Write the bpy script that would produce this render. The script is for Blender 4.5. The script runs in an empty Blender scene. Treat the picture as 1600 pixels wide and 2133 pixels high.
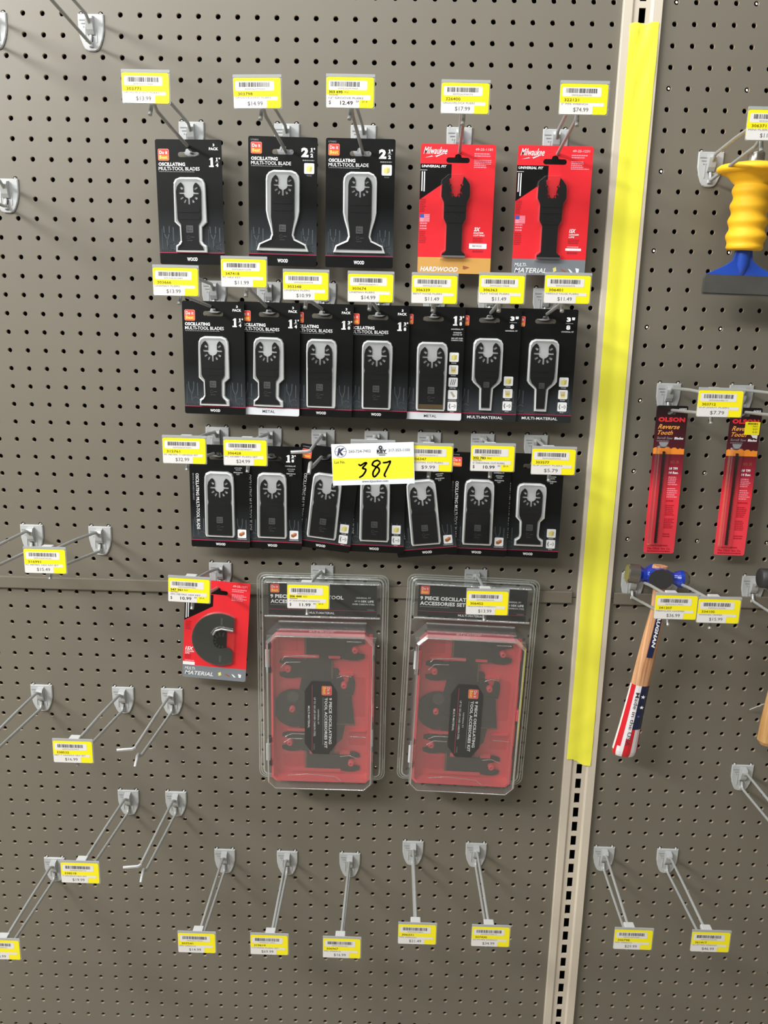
import bpy, math, random
from mathutils import Vector, Matrix, Euler
from mathutils.geometry import delaunay_2d_cdt
random.seed(7)
SC = bpy.context.scene
COL = SC.collection
R = math.radians
# ---------------------------------------------------------------- camera
CAMP = (0.5256, -1.25033, -0.34807); CAME = (1.3316, -0.02244, 0.019); FOC = 1830.32
cd = bpy.data.cameras.new('camera'); cam = bpy.data.objects.new('camera', cd); COL.objects.link(cam)
cam.location = CAMP; cam.rotation_euler = CAME
cd.sensor_fit = 'HORIZONTAL'; cd.sensor_width = 36.0; cd.lens = FOC / 1600 * 36.0; cd.clip_start = 0.02
SC.camera = cam
# ---------------------------------------------------------------- world, lamps, exposure
wd = bpy.data.worlds.new('world'); SC.world = wd; wd.use_nodes = True
wd.node_tree.nodes['Background'].inputs[0].default_value = (1.0, 0.95, 0.84, 1)
wd.node_tree.nodes['Background'].inputs[1].default_value = 0.20
def area(name, loc, aim, sx, sy, power, col=(1.0, .985, .95)):
    l = bpy.data.lights.new(name, 'AREA'); l.shape = 'RECTANGLE'; l.size = sx; l.size_y = sy; l.energy = power; l.color = col
    o = bpy.data.objects.new(name, l); COL.objects.link(o); o.location = loc
    o.rotation_euler = (Vector(aim) - Vector(loc)).to_track_quat('-Z', 'Y').to_euler()
    return o
area('ceiling_or_fill_strip', (-1.6, -1.4, 0.75), (0.2, 0.0, -0.7), 1.8, 0.22, 102, (.99, .985, .96))
area('ceiling_or_fill_strip', (-0.7, -2.5, 1.4), (0.2, 0.0, -0.6), 2.0, 0.2, 38)  # frontal fill, added to lift the lower part of the board
area('far_backing_light', (0.5, 0.95, 1.3), (0.5, 1.7, -0.8), 2.4, 0.2, 150)  # unseen, added to light the white backing behind the holes
area('ceiling_or_fill_strip', (0.42, -0.62, 0.92), (0.3, 0.0, -0.4), 1.3, 0.12, 17, (.95, .98, 1.0))
VS = SC.view_settings
VS.view_transform = 'Standard'; VS.look = 'None'; VS.gamma = 1.0; VS.use_curve_mapping = False; VS.exposure = 0.0

_M = Euler(CAME, 'XYZ').to_matrix()
def at(px, py, d):
    """the point of the place that the photograph shows at a pixel, d metres in front of the pegboard"""
    r = _M @ Vector(((px - 800) / FOC, (1066.5 - py) / FOC, -1.0))
    t = (-d - CAMP[1]) / r.y
    return Vector(CAMP) + r * t

# ---------------------------------------------------------------- materials
def lin(c):
    c /= 255.0
    return c / 12.92 if c <= .04045 else ((c + .055) / 1.055) ** 2.4
def L3(rgb): return (lin(rgb[0]), lin(rgb[1]), lin(rgb[2]), 1)
MATS = {}
def mat(name, rgb, rough=.5, metal=0., spec=.5, noise=None, coat=0.):
    if name in MATS: return MATS[name]
    m = bpy.data.materials.new(name); m.use_nodes = True; nt = m.node_tree; b = nt.nodes['Principled BSDF']
    b.inputs['Base Color'].default_value = L3(rgb); b.inputs['Roughness'].default_value = rough
    b.inputs['Metallic'].default_value = metal; b.inputs['Specular IOR Level'].default_value = spec
    b.inputs['Coat Weight'].default_value = coat
    if noise:
        sc, amt = noise
        tc = nt.nodes.new('ShaderNodeTexCoord'); n = nt.nodes.new('ShaderNodeTexNoise'); n.inputs['Scale'].default_value = sc; n.inputs['Detail'].default_value = 5
        mx = nt.nodes.new('ShaderNodeMix'); mx.data_type = 'RGBA'
        nt.links.new(tc.outputs['Object'], n.inputs['Vector']); nt.links.new(n.outputs['Fac'], mx.inputs[0])
        c = L3(rgb); mx.inputs[6].default_value = tuple(x * (1 - amt) for x in c[:3]) + (1,); mx.inputs[7].default_value = tuple(min(1, x * (1 + amt)) for x in c[:3]) + (1,)
        nt.links.new(mx.outputs[2], b.inputs['Base Color'])
    MATS[name] = m
    return m
def ramp_mat(name, stops, z0, z1, rough=.35, spec=.5):
    """printed colour that runs down the card (object z from z0 to z1)"""
    m = bpy.data.materials.new(name); m.use_nodes = True; nt = m.node_tree; b = nt.nodes['Principled BSDF']
    b.inputs['Roughness'].default_value = rough; b.inputs['Specular IOR Level'].default_value = spec
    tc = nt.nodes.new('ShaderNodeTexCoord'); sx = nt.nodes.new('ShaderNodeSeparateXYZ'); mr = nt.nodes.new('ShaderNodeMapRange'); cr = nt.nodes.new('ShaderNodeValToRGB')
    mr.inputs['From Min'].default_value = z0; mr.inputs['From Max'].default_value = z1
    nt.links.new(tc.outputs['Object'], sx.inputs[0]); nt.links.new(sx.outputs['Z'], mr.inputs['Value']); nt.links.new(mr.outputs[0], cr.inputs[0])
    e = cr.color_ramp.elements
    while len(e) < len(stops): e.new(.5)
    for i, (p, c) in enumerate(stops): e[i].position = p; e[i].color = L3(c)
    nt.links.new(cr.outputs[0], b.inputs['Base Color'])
    MATS[name] = m
    return m
def clear(name, tint=(1, 1, 1), diff=.05, gloss=.08, rough=.08, dcol=(235, 240, 240), fres=True):
    """thin clear or milky plastic"""
    m = bpy.data.materials.new(name); m.use_nodes = True; nt = m.node_tree; nt.nodes.clear()
    out = nt.nodes.new('ShaderNodeOutputMaterial'); tr = nt.nodes.new('ShaderNodeBsdfTransparent'); tr.inputs[0].default_value = tuple(tint) + (1,)
    df = nt.nodes.new('ShaderNodeBsdfDiffuse'); df.inputs[0].default_value = L3(dcol)
    gl = nt.nodes.new('ShaderNodeBsdfGlossy'); gl.inputs['Roughness'].default_value = rough; gl.inputs[0].default_value = (1, 1, 1, 1)
    m1 = nt.nodes.new('ShaderNodeMixShader'); m1.inputs[0].default_value = diff; nt.links.new(tr.outputs[0], m1.inputs[1]); nt.links.new(df.outputs[0], m1.inputs[2])
    m2 = nt.nodes.new('ShaderNodeMixShader'); nt.links.new(m1.outputs[0], m2.inputs[1]); nt.links.new(gl.outputs[0], m2.inputs[2])
    if fres:
        lw = nt.nodes.new('ShaderNodeLayerWeight'); lw.inputs[0].default_value = .35
        ad = nt.nodes.new('ShaderNodeMath'); ad.operation = 'MULTIPLY_ADD'; ad.inputs[1].default_value = .36; ad.inputs[2].default_value = gloss
        nt.links.new(lw.outputs['Fresnel'], ad.inputs[0]); nt.links.new(ad.outputs[0], m2.inputs[0])
    else: m2.inputs[0].default_value = gloss
    nt.links.new(m2.outputs[0], out.inputs[0]); MATS[name] = m
    return m

BOARD = mat('pegboard_paint', (110, 105, 94), .42, noise=(9, .035))
HOLE = mat('hardboard_edge', (158, 141, 118), .8)
STRIPM = mat('splice_paint', (108, 102, 90), .38)
CREAM = mat('upright_cream_paint', (200, 190, 174), .38, noise=(14, .03))
DARKIN = mat('dark_interior', (20, 18, 16), .9)
HOOKP = mat('hook_grey_plastic', (172, 174, 174), .42, noise=(60, .05))
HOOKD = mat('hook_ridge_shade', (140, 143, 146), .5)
WIRE = mat('zinc_wire', (172, 174, 172), .34, .25, noise=(120, .10))
WIREW = mat('bright_wire_tip', (215, 218, 220), .3, .6)
YEL = mat('label_yellow', (244, 230, 16), .5)
WHI = mat('label_white', (222, 220, 218), .5)
INK = mat('ink_black', (18, 18, 20), .5)
INKG = mat('ink_grey', (88, 85, 84), .6)
INKL = mat('ink_light_grey', (140, 134, 118), .6)
INKO = mat('ink_olive', (112, 98, 14), .6)
INKB = mat('ink_barcode', (52, 48, 52), .6)
HOLDER = clear('label_holder_plastic', (.86, .87, .88), .5, .06, .2, (205, 208, 208))
HOLDG = mat('label_clip_grey', (190, 191, 190), .4)
TAPE = None
BLK = mat('card_black', (7, 8, 9), .42, 0, .28)
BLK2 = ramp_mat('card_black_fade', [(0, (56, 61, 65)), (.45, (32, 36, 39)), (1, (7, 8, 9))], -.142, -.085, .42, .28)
DGREY = mat('card_dark_grey', (36, 38, 40), .42, 0, .3)
PAT = mat('print_tool_pattern', (64, 70, 74), .45)
CWHITE = mat('card_white_band', (214, 218, 224), .3)
TXTW = mat('print_white', (235, 236, 238), .45)
TXTG = mat('print_grey', (140, 142, 146), .5)
LOGOR = mat('logo_red', (238, 72, 60), .4)
LOGOO = mat('logo_orange', (244, 112, 34), .4)
LOGOB = mat('logo_edge_pink', (250, 150, 140), .4)
MAG = mat('print_magenta_line', (178, 34, 74), .4)
TRAY = mat('blister_backing', (200, 203, 205), .45)
MILK = clear('blister_wall_plastic', (.97, .98, .98), .62, .10, .15, (240, 243, 242))
CLR = clear('blister_clear', (.99, .99, .99), .006, .008, .1)
BLADE = mat('blade_black_steel', (12, 13, 17), .42, 0, .35)
BLADE2 = mat('blade_print_grey', (84, 88, 88), .5)
STEEL = mat('bare_steel', (190, 192, 195), .28, .85)
GOLD = mat('titanium_gold_edge', (120, 100, 66), .35, .5)
RED = mat('card_red', (226, 38, 48), .4)
DRED = mat('print_dark_red', (172, 20, 38), .5)
TAN = mat('band_tan', (205, 156, 84), .42)
GREYB = mat('band_grey', (118, 124, 130), .42)
FLAGB = mat('flag_blue', (70, 90, 175), .5)
FLAGP = mat('flag_pink', (246, 150, 165), .5)
WOODP = mat('print_wood_yellow', (226, 214, 130), .5)
WOODD = mat('print_wood_brown', (150, 88, 52), .5)

# ---------------------------------------------------------------- geometry collector
class Geo:
    def __init__(s): s.v = []; s.f = []; s.m = []; s.mats = []; s.sm = []
    def mi(s, m):
        if m not in s.mats: s.mats.append(m)
        return s.mats.index(m)
    def add(s, vs, fs, m, smooth=False):
        n = len(s.v); k = s.mi(m); s.v.extend([tuple(p) for p in vs])
        for f in fs: s.f.append(tuple(i + n for i in f)); s.m.append(k); s.sm.append(smooth)
    def box(s, c, d, m, bev=0.0):
        x, y, z = d[0] / 2, d[1] / 2, d[2] / 2
        if bev <= 0:
            vs = [(c[0] + i * x, c[1] + j * y, c[2] + k * z) for i in (-1, 1) for j in (-1, 1) for k in (-1, 1)]
            s.add(vs, [(0, 1, 3, 2), (4, 6, 7, 5), (0, 4, 5, 1), (2, 3, 7, 6), (0, 2, 6, 4), (1, 5, 7, 3)], m); return
        b = min(bev, x * .9, y * .9, z * .9)      # chamfered towards the viewer (-y) side
        prof = [(y, 0), (-y + b, 0), (-y, b)]
        vs = []
        for yy, ins in prof:
            for i, k in ((-1, -1), (1, -1), (1, 1), (-1, 1)): vs.append((c[0] + i * (x - ins), c[1] + yy, c[2] + k * (z - ins)))
        fs = [(0, 3, 2, 1), (8, 9, 10, 11)]
        for a in (0, 4):
            for i in range(4): j = (i + 1) % 4; fs.append((a + i, a + j, a + 4 + j, a + 4 + i))
        s.add(vs, fs, m)
    def tube(s, pts, r, m, n=8, caps=True, smooth=True):
        pts = [Vector(p) for p in pts]; rs = r if isinstance(r, (list, tuple)) else [r] * len(pts)
        vs = []; up = None
        for i, p in enumerate(pts):
            d = (pts[min(i + 1, len(pts) - 1)] - pts[max(i - 1, 0)]).normalized()
            if up is None: up = Vector((0, 0, 1)) if abs(d.z) < .9 else Vector((1, 0, 0))
            a = d.cross(up).normalized(); b = a.cross(d).normalized(); up = b
            for k in range(n):
                t = 2 * math.pi * k / n; vs.append(p + (a * math.cos(t) + b * math.sin(t)) * rs[i])
        fs = []
        for i in range(len(pts) - 1):
            for k in range(n):
                l = (k + 1) % n; fs.append((i * n + k, i * n + l, (i + 1) * n + l, (i + 1) * n + k))
        s.add(vs, fs, m, smooth)
        if caps:
            s.add(vs[:n], [tuple(range(n - 1, -1, -1))], m); s.add(vs[-n:], [tuple(range(n))], m)
    def lathe(s, prof, m, n=24, axis='Z', c=(0, 0, 0), mf=None):
        """profile of (radius, height) turned round an axis"""
        if mf is None:
            vs = []
            for r, h in prof:
                for k in range(n):
                    t = 2 * math.pi * k / n; a, b = r * math.cos(t), r * math.sin(t)
                    vs.append((c[0] + a, c[1] + b, c[2] + h) if axis == 'Z' else (c[0] + h, c[1] + a, c[2] + b))
            s.add(vs, [(i * n + k, i * n + (k + 1) % n, (i + 1) * n + (k + 1) % n, (i + 1) * n + k) for i in range(len(prof) - 1) for k in range(n)], m, True); return
        for i in range(len(prof) - 1):
            vs = []
            for r, h in (prof[i], prof[i + 1]):
                for k in range(n):
                    t = 2 * math.pi * k / n; a, b = r * math.cos(t), r * math.sin(t)
                    vs.append((c[0] + a, c[1] + b, c[2] + h) if axis == 'Z' else (c[0] + h, c[1] + a, c[2] + b))
            s.add(vs, [(k, (k + 1) % n, n + (k + 1) % n, n + k) for k in range(n)], mf(i) if mf else m, True)
    # ---- flat work in card millimetres: x right, v down, h towards the viewer
    def poly(s, loops, h, m, thick=None, sides=None):
        ls = [[Vector((x, -v)) for x, v in lp] for lp in loops]
        def P(p, hh): return (p.x * .001, -hh * .001, p.y * .001)
        flat = [p for lp in ls for p in lp]
        if len(flat) <= 4:
            A = sum(p.x * q.y - q.x * p.y for p, q in zip(flat, flat[1:] + flat[:1])); k = list(range(len(flat)))
            fr = [tuple(k if A > 0 else k[::-1])]
        else:
            ed = []; n0 = 0
            for lp in ls:
                n = len(lp); ed += [(n0 + i, n0 + (i + 1) % n) for i in range(n)]; n0 += n
            vo, _, fo = delaunay_2d_cdt(flat, ed, [], 2, 1e-5)[:3]
            flat = [Vector((p.x, p.y)) for p in vo]; fr = []
            def inside(x, y):
                c = False
                for lp in ls:
                    q = lp[-1]
                    for p in lp:
                        if (p.y > y) != (q.y > y) and x < (q.x - p.x) * (y - p.y) / (q.y - p.y) + p.x: c = not c
                        q = p
                return c
            for t in fo:
                if len(ls) > 1 and not inside(sum(flat[i].x for i in t) / len(t), sum(flat[i].y for i in t) / len(t)): continue
                A = sum(flat[i].x * flat[j].y - flat[j].x * flat[i].y for i, j in zip(t, list(t[1:]) + [t[0]]))
                fr.append(tuple(t) if A > 0 else tuple(t[::-1]))
        s.add([P(p, h) for p in flat], fr, m)
        if thick:
            s.add([P(p, h - thick) for p in flat], [tuple(f[::-1]) for f in fr], sides or m)
            for lp in ls:
                n = len(lp); vs = [P(p, h) for p in lp] + [P(p, h - thick) for p in lp]
                s.add(vs, [(i, (i + 1) % n, n + (i + 1) % n, n + i) for i in range(n)], sides or m)
    def rect(s, x0, v0, x1, v1, h, m, r=0, thick=None): s.poly([rrect(x0, v0, x1, v1, r)], h, m, thick)
    def text(s, t, x0, v0, x1, v1, h, m, bold=0., shear=0., rot=0):
        """lettering filling the box; rot=90 reads downwards"""
        vs, fs = glyphs(t, bold, shear)
        if rot: q = [((x0 + b * (x1 - x0)), (v0 + a * (v1 - v0))) for a, b in vs]
        else: q = [((x0 + a * (x1 - x0)), (v1 - b * (v1 - v0))) for a, b in vs]
        s.add([(x * .001, -h * .001, -v * .001) for x, v in q], fs, m)
    def dashes(s, x0, v0, x1, v1, n, h, m, rag=.25, rot=0):
        """lines of print too small to read"""
        if rot:
            w = (x1 - x0) / (2 * n - 1)
            for i in range(n): s.rect(x0 + 2 * i * w, v0, x0 + (2 * i + 1) * w, v1 - (v1 - v0) * rag * random.random(), h, m)
            return
        w = (v1 - v0) / max(1, (2 * n - 1))
        for i in range(n):
            a = x0; e = x1 - (x1 - x0) * rag * random.random(); vv = v0 + 2 * i * w
            while a < e:
                b = min(e, a + random.uniform(1.2, 3.6)); s.rect(a, vv, b, vv + w, h, m); a = b + .5
    def stroke(s, pts, w, h, m):
        for (a, b), (c, d) in zip(pts, pts[1:]):
            dx, dy = c - a, d - b; l = math.hypot(dx, dy) or 1; nx, ny = -dy / l * w / 2, dx / l * w / 2; ex, ey = dx / l * w * .3, dy / l * w * .3
            s.poly([[(a + nx - ex, b + ny - ey), (c + nx + ex, d + ny + ey), (c - nx + ex, d - ny + ey), (a - nx - ex, b - ny - ey)]], h, m)
    def build(s, name, parent=None, loc=None, rot=None):
        me = bpy.data.meshes.new(name); me.from_pydata(s.v, [], s.f)
        for m in s.mats: me.materials.append(m)
        me.polygons.foreach_set('material_index', s.m); me.polygons.foreach_set('use_smooth', s.sm); me.update()
        o = bpy.data.objects.new(name, me); COL.objects.link(o)
        if parent: o.parent = parent
        if loc is not None: o.location = loc
        if rot is not None: o.rotation_euler = rot
        return o
def rrect(x0, v0, x1, v1, r=0, n=4):
    if r <= 0: return [(x0, v0), (x1, v0), (x1, v1), (x0, v1)]
    out = []
    for cx, cv, a0 in ((x1 - r, v0 + r, -90), (x1 - r, v1 - r, 0), (x0 + r, v1 - r, 90), (x0 + r, v0 + r, 180)):
        for i in range(n + 1):
            a = R(a0 + 90 * i / n); out.append((cx + r * math.cos(a), cv + r * math.sin(a)))
    return out
def disc(cx, cv, r, n=24, a0=0, a1=360):
    k = n if a1 - a0 >= 360 else n + 1
    return [(cx + r * math.cos(R(a0 + (a1 - a0) * i / n)), cv + r * math.sin(R(a0 + (a1 - a0) * i / n))) for i in range(k)]
def inset(pts, d):
    """shrink a polygon by d (works for either winding)"""
    ar = sum(a[0] * b[1] - b[0] * a[1] for a, b in zip(pts, pts[1:] + pts[:1])); sg = 1 if ar > 0 else -1
    n = len(pts); out = []
    for i in range(n):
        p0, p, p1 = pts[i - 1], pts[i], pts[(i + 1) % n]
        e0 = Vector((p[0] - p0[0], p[1] - p0[1])); e1 = Vector((p1[0] - p[0], p1[1] - p[1]))
        if e0.length < 1e-6 or e1.length < 1e-6: out.append(p); continue
        e0.normalize(); e1.normalize(); n0 = Vector((-e0.y, e0.x)) * sg; n1 = Vector((-e1.y, e1.x)) * sg
        b = n0 + n1
        if b.length < .3: out.append(p); continue
        b.normalize(); k = min(1.6, 1 / max(.35, b.dot(n0))); out.append((p[0] + b.x * d * k, p[1] + b.y * d * k))
    return out
_GC = {}
def glyphs(t, bold, shear):
    if 'M' in t: bold = min(bold, .009)
    key = (t, bold, shear)
    if key in _GC: return _GC[key]
    c = bpy.data.curves.new('lettering', 'FONT'); c.body = t; c.size = 1; c.resolution_u = 2; c.offset = bold; c.shear = shear
    c.fill_mode = 'FRONT'
    if bold: c.space_character = 1.0 + bold * 1.2
    o = bpy.data.objects.new('lettering', c); COL.objects.link(o)
    bpy.context.view_layer.update(); dg = bpy.context.evaluated_depsgraph_get(); me = bpy.data.meshes.new_from_object(o.evaluated_get(dg))
    vs = [(v.co.x, v.co.y) for v in me.vertices]; fs = [tuple(p.vertices) for p in me.polygons]
    bpy.data.objects.remove(o); bpy.data.curves.remove(c); bpy.data.meshes.remove(me)
    xs = [a for a, b in vs]; ys = [b for a, b in vs]; x0, x1, y0, y1 = min(xs), max(xs), min(ys), max(ys)
    vs = [((a - x0) / (x1 - x0), (b - y0) / (y1 - y0)) for a, b in vs]
    _GC[key] = (vs, fs)
    return _GC[key]

def tag(o, label=None, cat=None, group=None, kind=None):
    if label: o['label'] = label
    if cat: o['category'] = cat
    if group: o['group'] = group
    if kind: o['kind'] = kind
    return o
def thing(name, loc, rot=(0, 0, 0), label=None, cat=None, group=None):
    o = bpy.data.objects.new(name, None); o.empty_display_size = .02; COL.objects.link(o); o.location = loc; o.rotation_euler = rot
    return tag(o, label, cat, group)
def copy_tree(o, parent=None):
    c = o.copy(); COL.objects.link(c)
    if parent: c.parent = parent
    for ch in list(o.children): copy_tree(ch, c)
    return c

# ================================================================ THE SETTING: pegboard wall
IN = .0254
PAN = [(0.0, 0.0), (-.05426, -.78969), (.86722, .00146), (.86223, -.78929)]    # x, z of hole (0,0) of each panel
def hole(p, c, r): return Vector((PAN[p][0] + c * IN, 0, PAN[p][1] - r * IN))
def perforated(g, x0, z0, nc, nr, rad, y, thick, X0, X1, Z0, Z1, mface, mwall, front=True):
    """sheet from X0..X1, Z0..Z1 with nc x nr round holes, first at x0,z0, going right and down"""
    vs = []; fs = []; ws = []; n = 12; h = IN / 2
    ring = [(math.cos(R(15 + 30 * k)), math.sin(R(15 + 30 * k))) for k in range(n)]
    sq = []
    for a, b in ring:
        s = h / max(abs(a), abs(b)); sq.append((a * s, b * s))
    sq = [(h if abs(a) > h * .9 and abs(b) > h * .2 and abs(abs(a) - h) < 1e-9 and False else a, b) for a, b in sq]
    corners = [(h, h), (-h, h), (-h, -h), (h, -h)]
    for i in range(nc):
        for j in range(nr):
            cx, cz = x0 + i * IN, z0 - j * IN; b0 = len(vs)
            for a, b in ring: vs.append((cx + a * rad, y, cz + b * rad))
            for a, b in sq: vs.append((cx + a, y, cz + b))
            for a, b in corners: vs.append((cx + a, y, cz + b))
            for a, b in ring: vs.append((cx + a * rad, y + thick, cz + b * rad))
            for k in range(n):
                l = (k + 1) % n; f = [b0 + k, b0 + l, b0 + n + l]
                ci = {1: 0, 4: 1, 7: 2, 10: 3}.get(k)
                if ci is not None: f.append(b0 + 2 * n + ci)
                f.append(b0 + n + k); fs.append(tuple(f))
                ws.append((b0 + k, b0 + 2 * n + 4 + k, b0 + 2 * n + 4 + l, b0 + l))
    g.add(vs, fs, mface); k = g.mi(mwall); off = len(g.v) - len(vs)
    for f in ws: g.f.append(tuple(i + off for i in f)); g.m.append(k); g.sm.append(True)
    gx0, gx1, gz1, gz0 = x0 - h, x0 + (nc - .5) * IN, z0 + h, z0 - (nr - .5) * IN
    for a, b, c, d in ((X0, gx0, Z0, Z1), (gx1, X1, Z0, Z1), (gx0, gx1, gz1, Z1), (gx0, gx1, Z0, gz0)):
        if b > a + 1e-6 and d > c + 1e-6: g.add([(a, y, c), (b, y, c), (b, y, d), (a, y, d)], [(0, 1, 2, 3)], mface)
    for a, b, c, d in ((X0, Z0, X1, Z0), (X1, Z0, X1, Z1), (X1, Z1, X0, Z1), (X0, Z1, X0, Z0)):
        g.add([(a, y, b), (c, y, d), (c, y + thick, d), (a, y + thick, b)], [(0, 1, 2, 3)], mface)
for i, (p, c0, r0, nc, nr, X0, X1, Z0, Z1, nam) in enumerate((
        (0, -8, -5, 40, 36, -.215, .806, -.776, .140, 'wall_upper_left'),
        (1, -6, 0, 40, 37, -.215, .806, -1.72, -.777, 'wall_lower_left'),
        (2, 0, -5, 17, 36, .843, 1.292, -.776, .140, 'wall_upper_right'),
        (3, 0, 0, 17, 37, .843, 1.292, -1.72, -.777, 'wall_lower_right'))):
    g = Geo(); q = hole(p, c0, r0)
    perforated(g, q.x, q.z, nc, nr, .0034, 0, .0042, X0, X1, Z0, Z1, BOARD, HOLE)
    tag(g.build(nam), kind='structure')
# far side of the double-sided fixture, its own holes let the shop light through
g = Geo()
perforated(g, -.2624, -.9158, 44, 35, .0021, .3125, .003, -.30, .90, -1.84, -.892, DARKIN, DARKIN)
perforated(g, .9274, .2984, 18, 46, .0021, .3125, .003, .90, 1.45, -.892, .32, DARKIN, DARKIN)
perforated(g, .9174, -.9094, 18, 35, .0018, .3125, .003, .90, 1.45, -1.84, -.892, DARKIN, DARKIN)
perforated(g, .10, .20, 3, 4, .0021, .3125, .003, -.30, .90, -.892, .32, DARKIN, DARKIN)
for a, b, c, d in ((-.30, .32, 1.45, .32), (1.45, .32, 1.45, -1.84), (1.45, -1.84, -.30, -1.84), (-.30, -1.84, -.30, .32)):  # unseen enclosure, added to keep stray light out of the cavity
    g.add([(a, .3125, b), (c, .3125, d), (c, .012, d), (a, .012, b)], [(0, 1, 2, 3)], DARKIN)
for a, b, c, d in ((-.30, -.213, -1.84, .32), (1.29, 1.45, -1.84, .32), (-.213, 1.29, .138, .32), (-.213, 1.29, -1.84, -1.718)):
    g.add([(a, .012, c), (b, .012, c), (b, .012, d), (a, .012, d)], [(0, 1, 2, 3)], DARKIN)
tag(g.build('wall_back'), kind='structure')
g = Geo(); g.add([(-3, 1.7, -3.4), (4.2, 1.7, -3.4), (4.2, 1.7, 2.2), (-3, 1.7, 2.2)], [(0, 1, 2, 3)], mat('far_white_backing', (226, 224, 218), .6)); tag(g.build('wall_far_backing'), kind='structure')  # unseen white backing, added so the fixture's holes show bright
g = Geo(); g.add([(-3, -3.2, -1.86), (4.2, -3.2, -1.86), (4.2, 1.7, -1.86), (-3, 1.7, -1.86)], [(0, 1, 2, 3)], mat('floor_vinyl_tile', (176, 168, 152), .3, noise=(3, .05))); tag(g.build('floor'), kind='structure')
# splice strips
for X0, X1, lab in ((-.215, .7912, 'long grey-brown metal splice strip along the seam of the left pegboard panels'), (.8535, 1.292, 'short grey-brown splice strip right of the post, behind the ball-peen hammer')):
    g = Geo(); z0, z1 = -.7858, -.7680
    z0 += .0014; z1 += .0014; pr = [(0, z1), (-.0046, z1), (-.0052, z1 - .0006), (-.0052, z0 + .0012), (-.0044, z0), (0, z0)]
    vs = [(x, y, z) for x in (X0, X1) for y, z in pr]; n = len(pr)
    g.add(vs, [(i, i + 1, n + i + 1, n + i) for i in range(n - 1)] + [tuple(range(n)), tuple(range(2 * n - 1, n - 1, -1))], STRIPM)
    tag(g.build('splice_strip'), lab, 'metal strip')
# slotted upright
g = Geo(); PX = .7987; PT, PB = .30, -1.80
prof = [(0, 0), (0, -.0062), (.0008, -.0072), (.0112, -.0072), (.0124, -.0066), (.0134, -.0046), (.0142, -.0042), (.0205, -.0042)]
prof2 = [(.0292, -.0042), (.0352, -.0042), (.0360, -.0046), (.0370, -.0066), (.0382, -.0072), (.0492, -.0072), (.0500, -.0062), (.0500, 0)]
for P_ in (prof, prof2):
    vs = [(PX + x, y, z) for z in (PT, PB) for x, y in P_]; n = len(P_)
    g.add(vs, [(i, n + i, n + i + 1, i + 1) for i in range(n - 1)], CREAM)
z = .0093 + .0254 * 11; xa, xb = PX + .0205, PX + .0292; zt = PT
while z > PB + .03:
    a, b = z + .0088, z - .0088
    if a < PT:
        g.add([(xa, -.0042, zt), (xb, -.0042, zt), (xb, -.0042, a), (xa, -.0042, a)], [(0, 3, 2, 1)], CREAM)
        for p, q in (((xa, a), (xb, a)), ((xb, a), (xb, b)), ((xb, b), (xa, b)), ((xa, b), (xa, a))):
            g.add([(p[0], -.0042, p[1]), (q[0], -.0042, q[1]), (q[0], -.0018, q[1]), (p[0], -.0018, p[1])], [(0, 1, 2, 3)], CREAM)
        zt = b
    z -= .0254
g.add([(xa, -.0042, zt), (xb, -.0042, zt), (xb, -.0042, PB), (xa, -.0042, PB)], [(0, 3, 2, 1)], CREAM)
tag(g.build('slotted_upright'), 'cream metal upright post with a column of dark slots between the pegboards', 'post')
# yellow tape
TAPE = clear('tape_yellow', (1, .97, .30), .87, .035, .35, (252, 248, 78), fres=False)
g = Geo(); N = 90; xs = [0, .12, .26, .34, .42, .50, .58, .66, .74, .88, 1]; vs = []
for i in range(N + 1):
    t = i / N; w = t
    xl = .8081 + (.8025 - .8081) * t + .0006 * math.sin(t * 17); xr = .8447 + (.8393 - .8447) * t + .0005 * math.sin(t * 13 + 1)
    if t > .99: xr -= .0008
    for k, u in enumerate(xs):
        zt = .0005 - .0018 * (1 - u) + .0010 * math.sin(u * 9); zb = -1.0385 - .0105 * max(0, min(1, (u - .25) / .45)) - .0008 * math.sin(u * 25)
        x = xl + (xr - xl) * u; z = zt + (zb - zt) * t
        cup = .0012 * (.5 - .5 * math.cos(2 * math.pi * min(1, max(0, (u - .12) / .76))))
        y = -.0079 + cup
        if t < .16: y -= .0022 * (math.sin(u * 6 + t * 45) ** 2) * (1 - t / .16)
        if t > .9: y -= .0009 * math.sin((t - .9) * 80 + u * 3) ** 2
        vs.append((x, y, z))
m = len(xs)
g.add(vs, [(i * m + k, (i + 1) * m + k, (i + 1) * m + k + 1, i * m + k + 1) for i in range(N) for k in range(m - 1)], TAPE, True)
tag(g.build('yellow_tape'), 'long strip of bright yellow tape stuck down the cream post', 'tape')

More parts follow.
